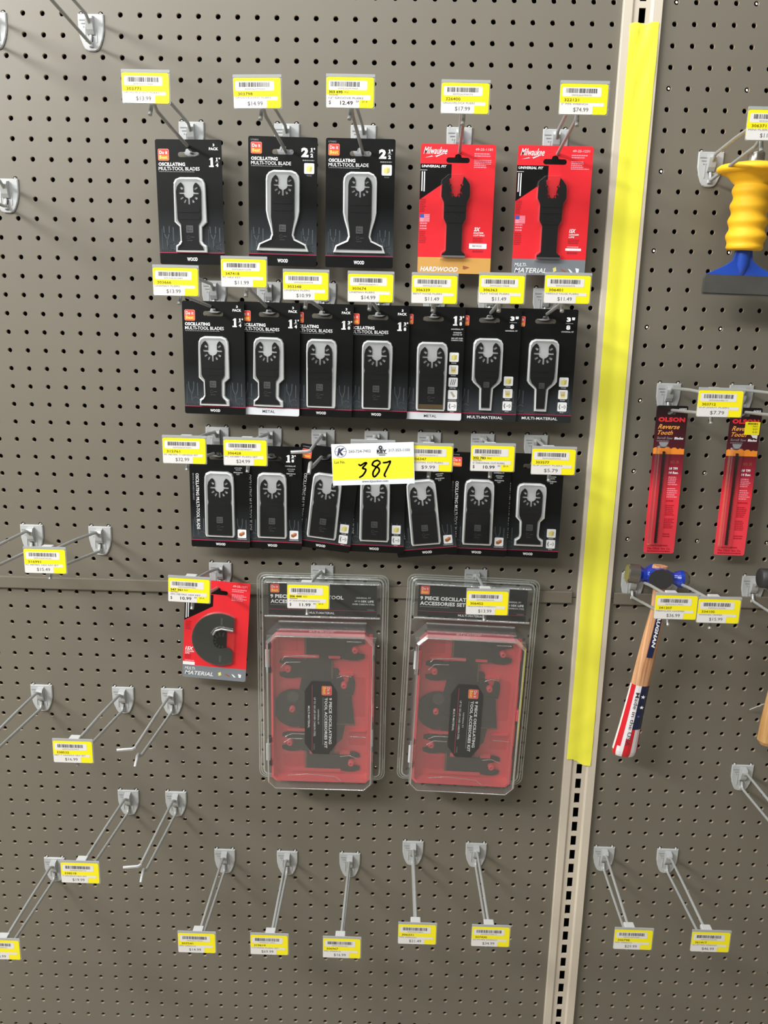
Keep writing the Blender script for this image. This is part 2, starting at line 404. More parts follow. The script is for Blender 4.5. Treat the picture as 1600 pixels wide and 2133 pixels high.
# ================================================================ HOOKS
def hook_base_geo():
    g = Geo()
    out = [(-16.8, .2), (16.8, .2), (17, 6), (16.7, 20), (14.6, 30), (11.2, 38.5), (8.5, 42.6), (4.5, 44.3), (0, 44.6), (-4.5, 44.3), (-8.5, 42.6), (-11.2, 38.5), (-14.6, 30), (-16.7, 20), (-17, 6)]
    slot = [(-2.6, 25.5), (2.2, 25.5), (1.8, 33.5), (-.4, 34.2)]
    g.poly([out], 1.6, HOOKP, 1.5)
    g.poly([inset(out, 1.1), slot], 2.8, HOOKP)
    a, b = out, inset(out, 1.1)
    for i in range(len(a)):
        j = (i + 1) % len(a)
        g.add([(q[0] * .001, -h * .001, -q[1] * .001) for q, h in ((a[i], 1.6), (a[j], 1.6), (b[j], 2.8), (b[i], 2.8))], [(0, 1, 2, 3)], HOOKP)
    g.poly([slot], 1.75, DARKIN)
    for x in (-12.7, 12.7):                                      # pegs that rise into the two board holes
        g.tube([(x * .001, -.0014, -.001), (x * .001, -.0004, .0002), (x * .001, .004, .0004)], .0018, HOOKP, 8)
    # central housing, wedge shaped
    w = 4.6
    pf = [(3, 2.8), (4.5, 10.5), (8.5, 12.4), (20, 8.8), (25.2, 5.2), (25.4, 2.8)]
    vs = [(sx * w * (.001 if i else .001), -h * .001, -v * .001) for sx in (-1, 1) for i, (v, h) in enumerate(pf)]; n = len(pf)
    g.add(vs, [(i, n + i, n + i + 1, i + 1) for i in range(n - 1)] + [tuple(range(n)), tuple(range(2 * n - 1, n - 1, -1))], HOOKP)
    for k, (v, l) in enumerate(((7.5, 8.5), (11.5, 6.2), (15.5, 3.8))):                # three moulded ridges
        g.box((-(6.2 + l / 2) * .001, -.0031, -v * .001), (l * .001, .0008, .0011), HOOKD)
    g.box((-.0075, -.0030, -.024), (.0012, .0012, .018), HOOKP)
    g.box((.0072, -.0030, -.026), (.0012, .0012, .016), HOOKP)
    g.box((0, -.0042, -.0375), (.0052, .0034, .005), HOOKP, .001)
    return g
HB = hook_base_geo().build('base'); HBM = HB.data; bpy.data.objects.remove(HB)
def hook(p, c, r, label, end=None, bare=False, tilt=0.0, length=.2, group='double wire scan hooks on the pegboard', lowdx=0., lowdz=0.):
    o = hole(p, c, r); t = thing('display_hook', o, label=label, cat='hook', group=group)
    b = bpy.data.objects.new('base', HBM); COL.objects.link(b); b.parent = t
    dx, dz = (0.0, .0015 + tilt)
    if end is not None: dx, dz = end.x - o.x, end.z - o.z
    e = Vector((dx, -(length - .006), dz))
    g = Geo(); rr = .0022
    g.tube([(0, -.0095, -.0125), (0, -.0145, -.0085), (dx * .04, -.0205, -.0052 + dz * .05), e * .5 + Vector((0, 0, -.0020)), e], rr, WIRE, 8)
    if bare: g.tube([e, e + Vector((-.003, -.004, .0)), e + Vector((-.0225, -.006, -.0008))], [rr, rr, rr * .95], WIREW, 8)
    else: g.tube([e + Vector((.012, -.002, 0)), e + Vector((-.012, -.002, 0))], rr * .9, WIRE, 8)
    g.build('upper_wire', t)
    g = Geo(); zb = dz * .9 + lowdz; xx = dx * .8 + lowdx
    g.tube([(0, -.0045, -.0265), (0, -.0068, -.0330), (.0, -.0100, -.0362), (.0, -.016, -.0362 + zb * .08), (xx * .84, -.168, -.0245 + zb * .84),
            (xx * .9, -.176, -.0215 + zb * .9), (xx * .92, -.181, -.0162 + zb * .92), (xx * .93 - .0004, -.1845, -.0165 + zb * .93), (xx - .0012, -.1935, (-.0278 if bare else -.0345) + zb)],
           [rr, rr, rr, rr, rr, rr, rr, rr * 1.1, rr * 1.1], WIRE, 8)
    g.build('lower_wire', t)
    return t

# ================================================================ PRICE TAGS
def barcode(g, x0, v0, x1, v1, h, m, seed):
    rn = random.Random(seed); x = x0
    while x < x1 - .6:
        w = rn.choice((.32, .32, .5, .8, 1.1)); g.rect(x, v0, min(x1, x + w), v1, h, m); x += w + rn.choice((.35, .5, .8))
def tag_geo(num, name, price, seed, typed=False, W=52., Hh=31.):
    """label paper, local origin at its centre"""
    g = Geo(); X = lambda a: (a - .5) * W; V = lambda b: (b - .5) * Hh
    g.rect(X(0), V(0), X(1), V(1), .5, YEL, 2.2, .5)
    g.rect(X(.04), V(.11), X(.86), V(.42), .6, WHI, 1.4)
    barcode(g, X(.12 if not typed else .09), V(.15), X(.78 if not typed else .70), V(.30 if not typed else .31), .7, INKB, seed)
    n12 = '0093263%05d' % (seed * 7919 % 99999)
    g.text(n12, X(.24), V(.345), X(.66), V(.395), .7, INKL)
    g.rect(X(0), V(.62 if not typed else .58), X(.93), V(.74), .6, WHI, .8)
    g.poly([rrect(X(0) + .01, V(.70), X(.70), V(1) - .01, 1.6)], .61, WHI)
    if typed:
        g.text(num, X(.05), V(.44), X(.34), V(.53), .72, INK, .02); g.text('RGC', X(.38), V(.455), X(.48), V(.52), .72, INKO)
        g.text(num.replace(' ', ''), X(.05), V(.55), X(.24), V(.615), .72, INKO)
        g.text(name, X(.05), V(.65), X(.62 if len(name) < 16 else .78), V(.715), .72, INKG)
        g.text('$', X(.05), V(.77), X(.092), V(.91), .72, INKB, .01); g.text(price, X(.29), V(.775), X(.56), V(.905), .72, INKB, .02)
        g.text('EA', X(.63), V(.755), X(.69), V(.815), .72, INKB); g.text('20 A', X(.75), V(.755), X(.87), V(.82), .72, INKO)
    else:
        g.text(num, X(.09), V(.475), X(.40), V(.575), .72, INKO, .012)
        g.text(name, X(.03), V(.625), X(min(.82, .04 * len(name) + .03)), V(.69), .72, INKL)
        g.text(price, X(.29), V(.775), X(.61), V(.93), .72, INKG)
    return g
def price_tag(px, py, num, name, price, label, roll=0., typed=False, d=.203, tabs=0., paper=True):
    c = at(px, py, d)
    t = thing('price_tag', c, (0, R(roll), 0), label, 'price tag', 'yellow price tags on the hook ends')
    g = Geo(); g.poly([rrect(-26.6, -18.6, 27.2, 16.2, 1.6)], .0, HOLDER, .9)
    g.poly([rrect(-26.6, -18.9, 27.2, -15.8, .8)], .5, HOLDER, 1.2)
    g.build('holder', t)
    g = Geo()
    vs = rrect(-8 + tabs, -18.2, 6 + tabs, -12.0, 1.2)
    g.poly([vs], -1.0, HOLDG, 11)
    g.build('clip', t)
    if paper:
        tag_geo(num, name, price, abs(hash_(num)), typed).build('label_card', t)
    return t, c
def hash_(s): return sum((i + 3) * ord(ch) for i, ch in enumerate(s)) % 9973

TG = [  # px, py, number, name, price, place, roll, typed, hook(panel, c, r), hook description
 (303.5, 183.5, '303771', 'GROOVE JOINT PLIERS', '$13.99', 'in the top row, above the leftmost black blade pack', 0, 0, (0, 9.5, 5)),
 (536, 194, '303798', 'GROOVE JOINT PLIERS', '$14.99', 'in the top row, second tag from the left', -1.2, 0, (0, 14.5, 5)),
 (729.5, 193, '303 690', '12" GROOVE PLIERS', '12.49', 'in the top row, above the third black pack', 0, 1, (0, 18.5, 5)),
 (969, 205, '326400', 'GROOVELOCK PLIERS', '$17.99', 'above the red hardwood blade pack', 0, 0, (0, 23.5, 5)),
 (1216, 207, '322121', '2" PIPE WRENCH', '$74.99', 'above the red multi-material blade pack by the taped post', 0, 0, (0, 28.5, 5)),
 (366, 587, '303666', 'LINEMAN PLIERS', '$13.99', 'at the left end of the second row of packs', 0, 0, (0, 10.5, 13)),
 (508, 569, '347418', 'PC HEX KEY', '$11.99', 'second above the second row, higher than its neighbours', 0, 0, (0, 13.5, 13)),
 (637, 596, '303348', 'LINEMAN PLIERS', '$10.99', 'third from left above the second row of packs', 0, 0, (0, 16.5, 13)),
 (772, 600, '303674', 'LINEMAN PLIERS', '$14.99', 'in the middle above the second row of packs', 0, 0, (0, 19.5, 13)),
 (905, 603, '306339', 'BENT NOSE PLIERS', '$11.49', 'just below the red hardwood pack', 0, 0, (0, 22.5, 13)),
 (1045, 603, '306363', 'FLAT NOSE PLIERS', '$11.49', 'second from right above the second row of packs', 0, 0, (0, 25.5, 13)),
 (1182, 603, '306401', 'NEEDLE NOSE PLIERS', '$11.49', 'at the right end above the second row of packs', 0, 0, (0, 28.5, 13)),
 (384, 939, '315761', 'PC METRIC T HANDLE SET', '$32.99', 'at the left end of the third row of packs', 0, 0, (0, 10.5, 21)),
 (511, 943, '306428', 'PC HOBBY PLIERS SET', '$24.99', 'second from left above the third row of packs', 0, 0, (0, 13.5, 21)),
 (897, 955, '306347', 'DIAGONAL CUT PLIERS', '$9.99', 'right beside the white and yellow lot sign', 0, 0, (0, 22.5, 21)),
 (1026, 955, '302 783', '6" DIAGONAL CUT PLIERS', '10.99', 'second from right above the third row of packs', 0, 1, (0, 25.5, 21)),
 (1153, 962, '303577', 'SLIP JOINT PLIERS', '$5.79', 'at the right end above the third row of packs', 0, 0, (0, 28.5, 21)),
 (394, 1230, '347 361', '7PC METRIC HEX KEY', '10.99', 'tilted over the corner of the red segment blade pack', 2.0, 1, (0, 10.5, 29)),
 (642, 1243, '306 444', '8" ADJUSTABLE WRENCH', '11.99', 'in front of the left clear tool kit', 0, 1, (0, 16.5, 29)),
 (1015, 1256, '306452', 'ADJUSTABLE WRENCH', '$13.99', 'in front of the right clear tool kit', 0, 0, (0, 25.5, 29)),
 (94, 1169, '316991', 'PC METRIC HEX KEY SET', '$15.49', 'at the far left over the board seam', 0, 0, (0, 3.5, 27)),
 (152, 1566, '338532', 'MET T HANDLE HEX SET', '$16.99', 'at lower left below the seam', 0, 0, (1, 6.5, 6)),
 (167, 1818, '338518', 'T HANDLE HEX SET', '$19.99', 'at lower left, over another hook base', 0, 0, (1, 6.5, 13)),
 (3, 1978, '338524', 'HEX KEY SET', '$24.99', 'cut by the left edge near the bottom', 0, 0, (1, 1.5, 18)),
 (410, 1964, '307541', 'PIPE WRENCH', '$14.99', 'leftmost of the five hanging low in the middle', 0, 0, (1, 12.5, 17)),
 (561, 1968, '319619', 'LOCKING PLIERS SET', '$69.99', 'second of the five hanging low in the middle', 0, 0, (1, 16.5, 17)),
 (712, 1975, '306967', 'PIPE WRENCH', '$16.99', 'third of the five hanging low in the middle', 0, 0, (1, 20.5, 17)),
 (869, 1946, '306331', 'PIPE WRENCH', '$21.49', 'fourth of the five hanging low in the middle', 0, 0, (1, 24.5, 16)),
 (1022, 1951, '307430', 'ALUM PIPE WRENCH', '$34.99', 'last of the low five, left of the slotted post', 0, 0, (1, 28.5, 16)),
 (1319, 1957, '306798', 'PIPE WRENCH', '$29.99', 'low on the right panel, beside the post', 0, 0, (3, .5, 16)),
 (1480, 1962, '361417', 'ALUM PIPE WRENCH', '$46.99', 'at the lower right corner of the wall', 0, 0, (3, 4.5, 16)),
 (1500, 841, '303712', 'SLIP JOINT PLIERS', '$7.79', 'between the two red saw blade packs', 0, 0, (2, 1.5, 18)),
 (1408, 1265, '341207', 'FIBERGLASS HAMMER', '$36.99', 'in front of the ball-peen hammer handle', 0, 0, (2, .5, 29)),
 (1497, 1273, '334105', 'WOODHDL HAMMER', '$15.99', 'right of the ball-peen hammer', 0, 0, (2, 2.5, 29)),
 (1606, 261, '306371', 'MINI PLIERS', '$11.99', 'at the right edge above the yellow handled chisel', 0, 0, (2, 2.5, 6)),
]
LOWER = 1400
for k, (px, py, num, name, price, place, roll, typed, hk) in enumerate(TG):
    pr = price if '$' in price else '$' + price
    tabs = 2.0 if px < 600 else -1.5 if px < 1100 else -4.0
    t, c = price_tag(px, py, num, name, price, 'yellow price tag %s, %s, %s' % (num.replace(' ', ''), pr, place), roll, bool(typed), tabs=tabs)
    up = (Matrix.Rotation(R(roll), 3, 'Y') @ Vector((.001 * tabs, 0, .0150)))
    e = c + up; 
    hook(*hk, 'grey double wire hook holding the %s tag %s' % (pr, num.replace(' ', '')), end=Vector((e.x, 0, e.z - .0055)))
# holder behind the lot sign, no paper seen
t, c = price_tag(776, 948, '', '', '', 'clear label holder mostly hidden behind the white and yellow lot sign', paper=False)
hook(0, 19.5, 21, 'grey double wire hook whose end is hidden behind the lot sign', end=Vector((c.x, 0, c.z + .0095)))
# hooks with no tag in the picture
hook(0, 4.5, 0, 'grey wire hook at the top left, its wires leaving the top of the picture', tilt=.004)
hook(0, -.5, 0, 'grey hook cut by the left edge at the very top')
hook(0, -.5, 8, 'grey hook cut by the left edge, level with the top row of packs')
hook(0, 16.5, 21, 'grey double wire hook with bare bright T-end left of the lot sign', bare=True, tilt=.0)
hook(0, -.5, 27, 'grey hook by the left edge just above the board seam')
hook(1, 1.5, 6, 'grey double wire hook at the left edge below the seam')
hook(1, 9.5, 6, 'bare grey hook without a tag, just below left of the red segment blade pack', bare=True, tilt=.003)
hook(1, 9.5, 13, 'bare grey hook without a tag, left of the bottom of the clear kits', bare=True, tilt=.003)
hook(2, 5.5, 18, 'grey hook carrying the right red saw blade pack')
hook(2, 7.5, 29, 'grey hook at the right edge beside the wooden handled hammer')
hook(3, 8.5, 10, 'grey double wire hook at the right edge below the hammers')

# ================================================================ lot sign
W, Hs = 99.3, 50.8
c = at(777.3, 966.3, .2055)
g = Geo(); X = lambda a: (a - 92) / 1370. * W - W / 2; V = lambda b: b / 695. * Hs - Hs / 2
PAPER = mat('sign_white_paper', (232, 238, 246), .55); SYEL = mat('sign_yellow', (250, 240, 48), .55); NAVY = mat('sign_navy', (52, 58, 84), .5)
g.rect(-W / 2, -Hs / 2, W / 2, Hs / 2, .4, PAPER, 0, .4)
g.rect(-W / 2 + .5, V(240), W / 2 - .8, V(605), .5, SYEL)
g.poly([disc(X(243), V(125), 7.1, 36), disc(X(243), V(125), 6.6, 36)], .5, NAVY)
g.text('K', X(182), V(68), X(310), V(190), .6, NAVY, .05, .25)
g.rect(X(145), V(122), X(185), V(128), .55, NAVY); g.rect(X(285), V(122), X(340), V(128), .55, NAVY)
g.text('260-724-7402', X(375), V(105), X(745), V(150), .5, INKG)
g.text('317-353-1100', X(1040), V(105), X(1395), V(150), .5, INKG)
g.poly([disc(X(908), V(120), 4.3, 24)], .45, mat('sign_pale_grey', (196, 200, 208), .5))
g.text('KEY', X(845), V(112), X(1008), V(165), .6, INK, .05)
g.poly([disc(X(908), V(75), 2.3, 20), disc(X(908), V(75), 1.1, 20)], .62, INK); g.rect(X(900), V(95), X(916), V(118), .62, INK)
g.rect(X(845), V(172), X(1010), V(180), .6, INK); g.rect(X(880), V(192), X(985), V(212), .5, INKL)
g.text('Lot No.', X(137), V(278), X(312), V(325), .6, INKB, .01)
g.text('www.kjauction.com', X(580), V(615), X(1018), V(668), .6, NAVY)
def hand(pts, w=2.0):
    P = [(X(a), V(b)) for a, b in pts]; Q = []
    for i in range(len(P) - 1):
        p0, p1, p2, p3 = P[max(i - 1, 0)], P[i], P[i + 1], P[min(i + 2, len(P) - 1)]
        for k in range(6):
            t = k / 6; f = lambda a, b, c_, d: .5 * (2 * b + (c_ - a) * t + (2 * a - 5 * b + 4 * c_ - d) * t * t + (3 * b - a - 3 * c_ + d) * t ** 3)
            Q.append((f(p0[0], p1[0], p2[0], p3[0]), f(p0[1], p1[1], p2[1], p3[1])))
    Q.append(P[-1]); g.stroke(Q, w, .65, INK)
    for q in (Q[0], Q[-1]): g.poly([disc(q[0], q[1], w / 2, 10)], .66, INK)
hand([(540, 350), (570, 365), (640, 325), (665, 335), (600, 410), (645, 430), (648, 460), (600, 530), (545, 565)])
hand([(890, 315), (850, 290), (790, 310), (762, 360), (800, 385), (865, 420), (870, 480), (800, 560), (770, 540), (775, 480), (830, 400), (895, 335)])
hand([(950, 330), (1010, 325), (1065, 315), (1010, 430), (960, 530), (975, 565)])
tag(g.build('lot_sign', None, c, (0, R(-3.1), 0)), 'white and yellow auction sign with handwritten lot number 387, centre of the wall', 'sign')

# ================================================================ BLADE PACKS
def mirror(half):
    """right half outline, top centre to bottom centre -> closed loop"""
    return half + [(-x, v) for x, v in reversed(half) if x > 0.001]
def head_pts(s, vt, vc, hw):
    """jaw-shaped mounting head: from the bottom of the notch up and round to the outer side"""
    return [(1.25 * s, vc + 14 * s), (1.25 * s, vc + 6.2 * s), (3.6 * s, vc + 5.4 * s), (6.3 * s, vc + 3 * s), (6.3 * s, vc + 1.25 * s), (13.0 * s, vc + 1.25 * s), (13.0 * s, vc - 1.25 * s), (6.3 * s, vc - 1.25 * s),
            (6.3 * s, vc - 8 * s), (7.4 * s, vc - 10.5 * s), (9.6 * s, vt), (11.8 * s, vt + 1.3 * s), (hw * .92, vt + 5.4 * s), (hw, vt + 11 * s)]
def slot_holes(s, vc, n=6):
    out = []
    for a in (33, 147, -33, -147, -62, -118):
        ca, sa = math.cos(R(a)), -math.sin(R(a)); r0, r1, w = 8.8 * s, 13.4 * s, 1.35 * s
        out.append([(ca * r0 - sa * w, vc + sa * r0 + ca * w), (ca * r1 - sa * w, vc + sa * r1 + ca * w), (ca * r1 + sa * w, vc + sa * r1 - ca * w), (ca * r0 + sa * w, vc + sa * r0 - ca * w)])
    return out
def teeth(x0, x1, v, n, dep=1.2):
    out = []
    st = (x1 - x0) / n
    for i in range(n): out += [(x0 + st * i, v), (x0 + st * (i + .5), v + dep)]
    out.append((x1, v))
    return out
def blade_body(kind, vt):
    """(right half outline below the head, blister right half outline, bottom v)"""
    if kind == 'wide': return ([(15.5, 100), (14.2, 108), (12.6, 119), (13, 123), (16.5, 127.5), (25, 130.5), (29, 132.5), (31, 138)], [(0, 41), (12, 41), (18, 43.5), (21.6, 48), (22.4, 54), (22.3, 92), (20.5, 101), (16.4, 114), (15, 122), (17, 127), (24, 130), (31.5, 133.5), (34.8, 143), (0, 143.5)], 138)
    if kind == 'tee': return ([(16.2, 84), (16, 99), (14.4, 102.5), (11.6, 106), (11.3, 127), (12.4, 130.5), (16, 133.5), (17.6, 138)], [(0, 46.5), (12, 46.5), (18, 49), (20.6, 54), (21, 60), (21.5, 103), (15, 109), (14.6, 127), (16.5, 130), (20.8, 133), (21, 141.5), (0, 141.5)], 138)
    if kind == 'tee2': return ([(15.8, 84), (15.2, 90), (12.5, 95), (10.8, 99), (10.6, 119), (12.2, 123), (16.8, 127.5), (17, 131)], [(0, 42), (12, 42), (18, 44), (20.4, 48), (21, 55), (20.6, 92), (14.8, 98), (14, 117), (15, 121), (20.5, 124.5), (20.6, 134), (0, 134.5)], 131)
    if kind == 'straight': return ([(17.2, 84), (16.2, 88), (17, 92), (17, 138)], [(0, 47), (14, 47), (19, 50), (21, 55), (21.3, 64), (20.8, 100), (20.3, 138), (19, 141), (0, 141.3)], 138)
    if kind == 'plunge': return ([(16.6, 84), (16.2, 93), (13.5, 100), (8.6, 104.5), (6.2, 108), (5.6, 134)], [(0, 40), (12, 40), (17.6, 42.5), (20.2, 47), (20.6, 54), (20.6, 97), (18, 101), (9.6, 108.5), (8.6, 138.5), (0, 138.5)], 134)
    if kind == 'japan': return ([(17, 78), (16, 83), (17.2, 88), (17.6, 131)], [(0, 38), (13, 38), (19, 41), (20.8, 46), (21.3, 58), (21.6, 130), (20, 134), (0, 134.4)], 131)
def icon(g, x, v, kind, s=12.6):
    g.rect(x, v, x + s, v + s, .9, TXTW, 1.4)
    c = x + s / 2; m = v + s / 2
    if kind == 'wood':
        g.poly([[(c - 3.6, m - 2), (c + .5, m - 4), (c + 3.8, m - 3), (c + 3.6, m + 2.6), (c + .2, m + 4.3), (c - 3.8, m + 3.4)]], 1.0, WOODP)
        g.poly([[(c + .8, m - 1.6), (c + 3.8, m - 3), (c + 3.6, m + 2.6), (c + .6, m + 4.2)]], 1.05, mat('print_wood_olive', (196, 186, 110), .5))
    elif kind == 'nail':
        g.poly([[(c - 3.4, m), (c + 3.6, m - .6), (c + 3, m + 4.2), (c - 2.8, m + 4.4)]], 1.0, WOODP)
        for a in (-3.4, -1.4, .6, 2.6): g.stroke([(c + a * .6, m + 2), (c + a, m - 4)], .8, 1.05, mat('print_nail_ochre', (170, 150, 66), .5))
    elif kind == 'metal':
        for a in (-2.4, .2, 2.6): g.stroke([(c + a - 1.3, m + 3.6), (c + a + .8, m - 3.8)], .9, 1.0, INKG)
    elif kind == 'slab':
        g.poly([[(c - 3.6, m - 3.4), (c - .8, m - 4.2), (c + 4, m + 2.2), (c + 1, m + 4)]], 1.0, mat('print_stone', (176, 172, 156), .5))
    elif kind == 'pvc':
        for q in (disc(c - 1.8, m, 2.6, 12, 100, 260), disc(c + 2, m, 2.4, 12, -80, 80)): g.stroke(q, .6, 1.0, INKG)
        g.stroke([(c - 3.6, m - 3.8), (c - 3.4, m + 3.8)], .6, 1.0, INKG); g.stroke([(c - 1, m + .4), (c + 3, m - .2)], .7, 1.0, INKG)
    elif kind == 'hard':
        g.poly([[(c - 4, m - .5), (c + 1.5, m - 3.6), (c + 4, m - 2.8), (c + 3.8, m + 1), (c - 1, m + 4), (c - 4, m + 3)]], 1.0, WOODD)
        g.poly([[(c - 4, m - .5), (c + 1.5, m - 3.6), (c + 4, m - 2.8), (c - .8, m + .4)]], 1.05, mat('print_wood_light', (204, 140, 92), .5))
def logo(g, x, v, s, h=.85, rot=0):
    g.rect(x, v, x + s, v + s, h, LOGOB, s * .12); g.rect(x + .5, v + .5, x + s - .5, v + s - .5, h + .08, LOGOR, s * .1)
    if not rot:
        g.rect(x + .7, v + s * .52, x + s - .7, v + s - .7, h + .12, LOGOO, s * .06)
        g.text('Do it', x + s * .13, v + s * .16, x + s * .87, v + s * .46, h + .2, TXTW, .02); g.text('Best', x + s * .13, v + s * .56, x + s * .87, v + s * .86, h + .2, mat('logo_pale', (255, 214, 120), .5), .02)
    else:
        g.rect(x + .7, v + .7, x + s * .48, v + s - .7, h + .12, LOGOO, s * .06)
        g.text('Do it', x + s * .54, v + s * .13, x + s * .84, v + s * .87, h + .2, TXTW, .02, 0, 90); g.text('Best', x + s * .14, v + s * .13, x + s * .44, v + s * .87, h + .2, mat('logo_pale', (255, 214, 120), .5), .02, 0, 90)
def one(g, x0, v0, x1, v1, h, m):
    w = x1 - x0; c = x0 + w * .60; q = w * .26; H_ = v1 - v0; b = H_ * .15
    g.poly([[(x0 + w * .1, v0 + H_ * .14), (c - q * .5, v0), (c + q, v0), (c + q, v1 - b), (x1, v1 - b), (x1, v1), (x0, v1), (x0, v1 - b), (c - q, v1 - b), (c - q, v0 + H_ * .19), (x0 + w * .1, v0 + H_ * .27)]], h, m)
def fraction(g, x, v0, v1, a, b, h=.85):
    m = (v0 + v1) / 2; q = (v1 - v0)
    one(g, x, v0, x + 3.0, m - q * .1, h, TXTW) if a == '1' else g.text(a, x, v0, x + 3.4, m - q * .1, h, TXTW, .05); g.rect(x - 1.0, m - .4, x + 4.8, m + .1, h, TXTG); g.text(b, x, m + q * .1, x + 3.6, v1, h, TXTW, .05)
    g.text('"', x + 4.2, v0, x + 6, v0 + 2, h, TXTW, .04)
def euro_slot(cv, w=28., hh=6.4):
    r = hh / 2; o = []
    for q in rrect(-w / 2, cv - r, w / 2, cv + r, r * .98, 5): o.append(q)
    k = [i for i, q in enumerate(o) if abs(q[0] - (w / 2 - r * .98)) < 1e-6 and abs(q[1] - (cv - r)) < 1e-6][0]
    return o[:k] + [(-4.6, cv - r), (-3.4, cv - r - 3.4), (0, cv - r - 4.6), (3.4, cv - r - 3.4), (4.6, cv - r)] + o[k:]
def black_card(style, W, Hc, kind, size, band, icons, bandtxt, plural, pack):
    g = Geo(); h = .6; x0 = -W / 2
    sv = {'top': 18.5, 'mid': 16.5, 'jap': 18.0}[style]
    out = rrect(x0, 0, W / 2, Hc, 2.6)
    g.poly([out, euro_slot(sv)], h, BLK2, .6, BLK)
    tl = Hc - 11 if style != 'top' else Hc - 15.5
    bm = {'black': BLK, 'white': CWHITE, 'dark': DGREY}[band]
    g.poly([[(x0 + .05, tl + .9), (W / 2 - .05, tl + .9)] + [q for q in rrect(x0 + .05, tl, W / 2 - .05, Hc - .05, 2.5) if q[1] > tl + 3]], h + .1, bm)
    g.rect(x0, tl, W / 2, tl + .9, h + .15, MAG)
    tb = {'black': TXTW, 'white': INKB, 'dark': TXTW}[band]; tw = len(bandtxt) * 1.75
    if bandtxt: g.text(bandtxt, -tw, tl + (3.8 if style != 'top' else 6.2), tw, tl + (7.6 if style != 'top' else 11), h + .25, tb, .035)
    # faint silhouettes of tools
    for sx in (-1, 1):
        c = sx * 31 if kind != 'wide' else sx * 33
        g.stroke([(c - 6, tl - 33), (c - 5.5, tl - 24), (c - 2.2, tl - 17), (c - 1.5, tl - 7)], 1.3, h + .08, PAT); g.stroke([(c + 1.5, tl - 33), (c + 1.2, tl - 24), (c - 1.2, tl - 17)], 1.3, h + .08, PAT)
        g.stroke(disc(c + 4, tl - 7.5, 4.6, 12, 40, 320), 1.5, h + .08, PAT)
        g.rect(c + 6, tl - 32, c + 7.4, tl - 14, h + .08, PAT); g.rect(c - 8.6, tl - 30, c - 8, tl - 3, h + .08, PAT)
        for q in range(7): g.rect(c - 9 + q * 2.7, tl - 3.5, c - 8.2 + q * 2.7, tl - .4, h + .09, DGREY)
    # ---- heading
    if style in ('top', 'mid'):
        if kind != 'plunge' and size != '13/8m':
            k = 0 if style == 'mid' else -2.4
            if style == 'top' and W > 88: g.text('570805', x0 + 3.2, 3.4, x0 + 13.5, 5.6, h + .2, TXTG)
            logo(g, x0 + 3.4, 11.8 + (k * 2 if W > 88 else 0), 14.4)
            if W > 88: vv = 25.
            else: vv = 28.4
            g.text('OSCILLATING', x0 + 3.6, vv, x0 + 38.5, vv + 4.4, h + .25, TXTW, .04)
            g.text('MULTI-TOOL BLADE' + ('S' if plural else ''), x0 + 3.6, vv + 5.4, x0 + (57.5 if plural else 56), vv + 9.8, h + .25, TXTW, .04)
            g.dashes(x0 + 3.8, vv + 11, x0 + 54, vv + 11.7, 1, h + .2, TXTG, .2)
        else:
            logo(g, x0 + 2.2, 10.5, 13.5)
            g.text('OSCILLATING MULTI-TOOL BLADE', x0 + 3.6, 44, x0 + 8, 126, h + .25, TXTW, .04, 0, 90)
        if pack: g.text('3', 32, 5, 34.3, 8.2, h + .25, TXTW, .03); g.text('PACK', 27, 9.6, 39, 13, h + .25, TXTW, .03)
        if size == '11/4': one(g, 26.6, 22, 32 + .6, 33.6, h + .25, TXTW); fraction(g, 35.2, 22, 33.4, '1', '4')
        if size == '21/2': g.text('2', 24, 12.6, 33.6, 24.4, h + .25, TXTW, .06); fraction(g, 36, 12.8, 24.4, '1', '2'); g.dashes(26, 27.4, 41, 29, 1, h + .2, TXTG, 0); icon(g, 28, 31.5, 'wood', 13.2); g.text('WOOD', 31.3, 46, 38, 47.8, h + .2, TXTG)
        if size == '13/8': one(g, 26.6, 22, 32 + .6, 33.6, h + .25, TXTW); fraction(g, 35.2, 22, 33.4, '3', '8')
        if size == '13/8m':
            one(g, 26.6, 12, 32 + .6, 24.6, h + .25, TXTW); fraction(g, 35.2, 12, 24.6, '3', '8')
            g.text('UNIVERSAL FIT', 24.5, 28.5, 41, 30.3, h + .2, TXTW); g.text('TITANIUM', 27.5, 33, 38.5, 34.8, h + .2, TXTW); g.text('COATED TIP', 27, 35.8, 39.5, 37.6, h + .2, TXTW)
            g.text('20X LIFE OVER', 25, 40.5, 41, 42.3, h + .2, TXTW); g.text('CARBON STEEL', 25, 43.3, 41, 45, h + .2, TXTW)
        if size == '3/8':
            g.text('3', 28, 10.5, 33.6, 16.4, h + .25, TXTW, .06); g.rect(27, 18.2, 37, 19, h + .2, TXTG); g.text('8', 28, 20.8, 33.6, 27, h + .25, TXTW, .06); g.text('"', 35, 10.5, 39, 14, h + .25, TXTW, .05)
            g.text('UNIVERSAL FIT', 22, 28.8, 38.5, 30.6, h + .2, TXTW)
    else:
        g.text('570808', x0 + 3.4, 3, x0 + 13, 4.8, h + .2, TXTG); logo(g, x0 + 3, 7, 13.6)
        g.text('OSCILLATING MULTI-TOOL BLADE', x0 + 8.8, 42, x0 + 13.4, 124, h + .25, TXTW, .04, 0, 90)
        g.text('BROCA DE OXIDO NEGRO', x0 + 4.2, 42, x0 + 6.4, 81, h + .2, TXTG, 0, 0, 90)
        one(g, 20.5, 12, 25.6 + .6, 22.6, h + .25, TXTW); fraction(g, 28.2, 12, 22.4, '3', '8')
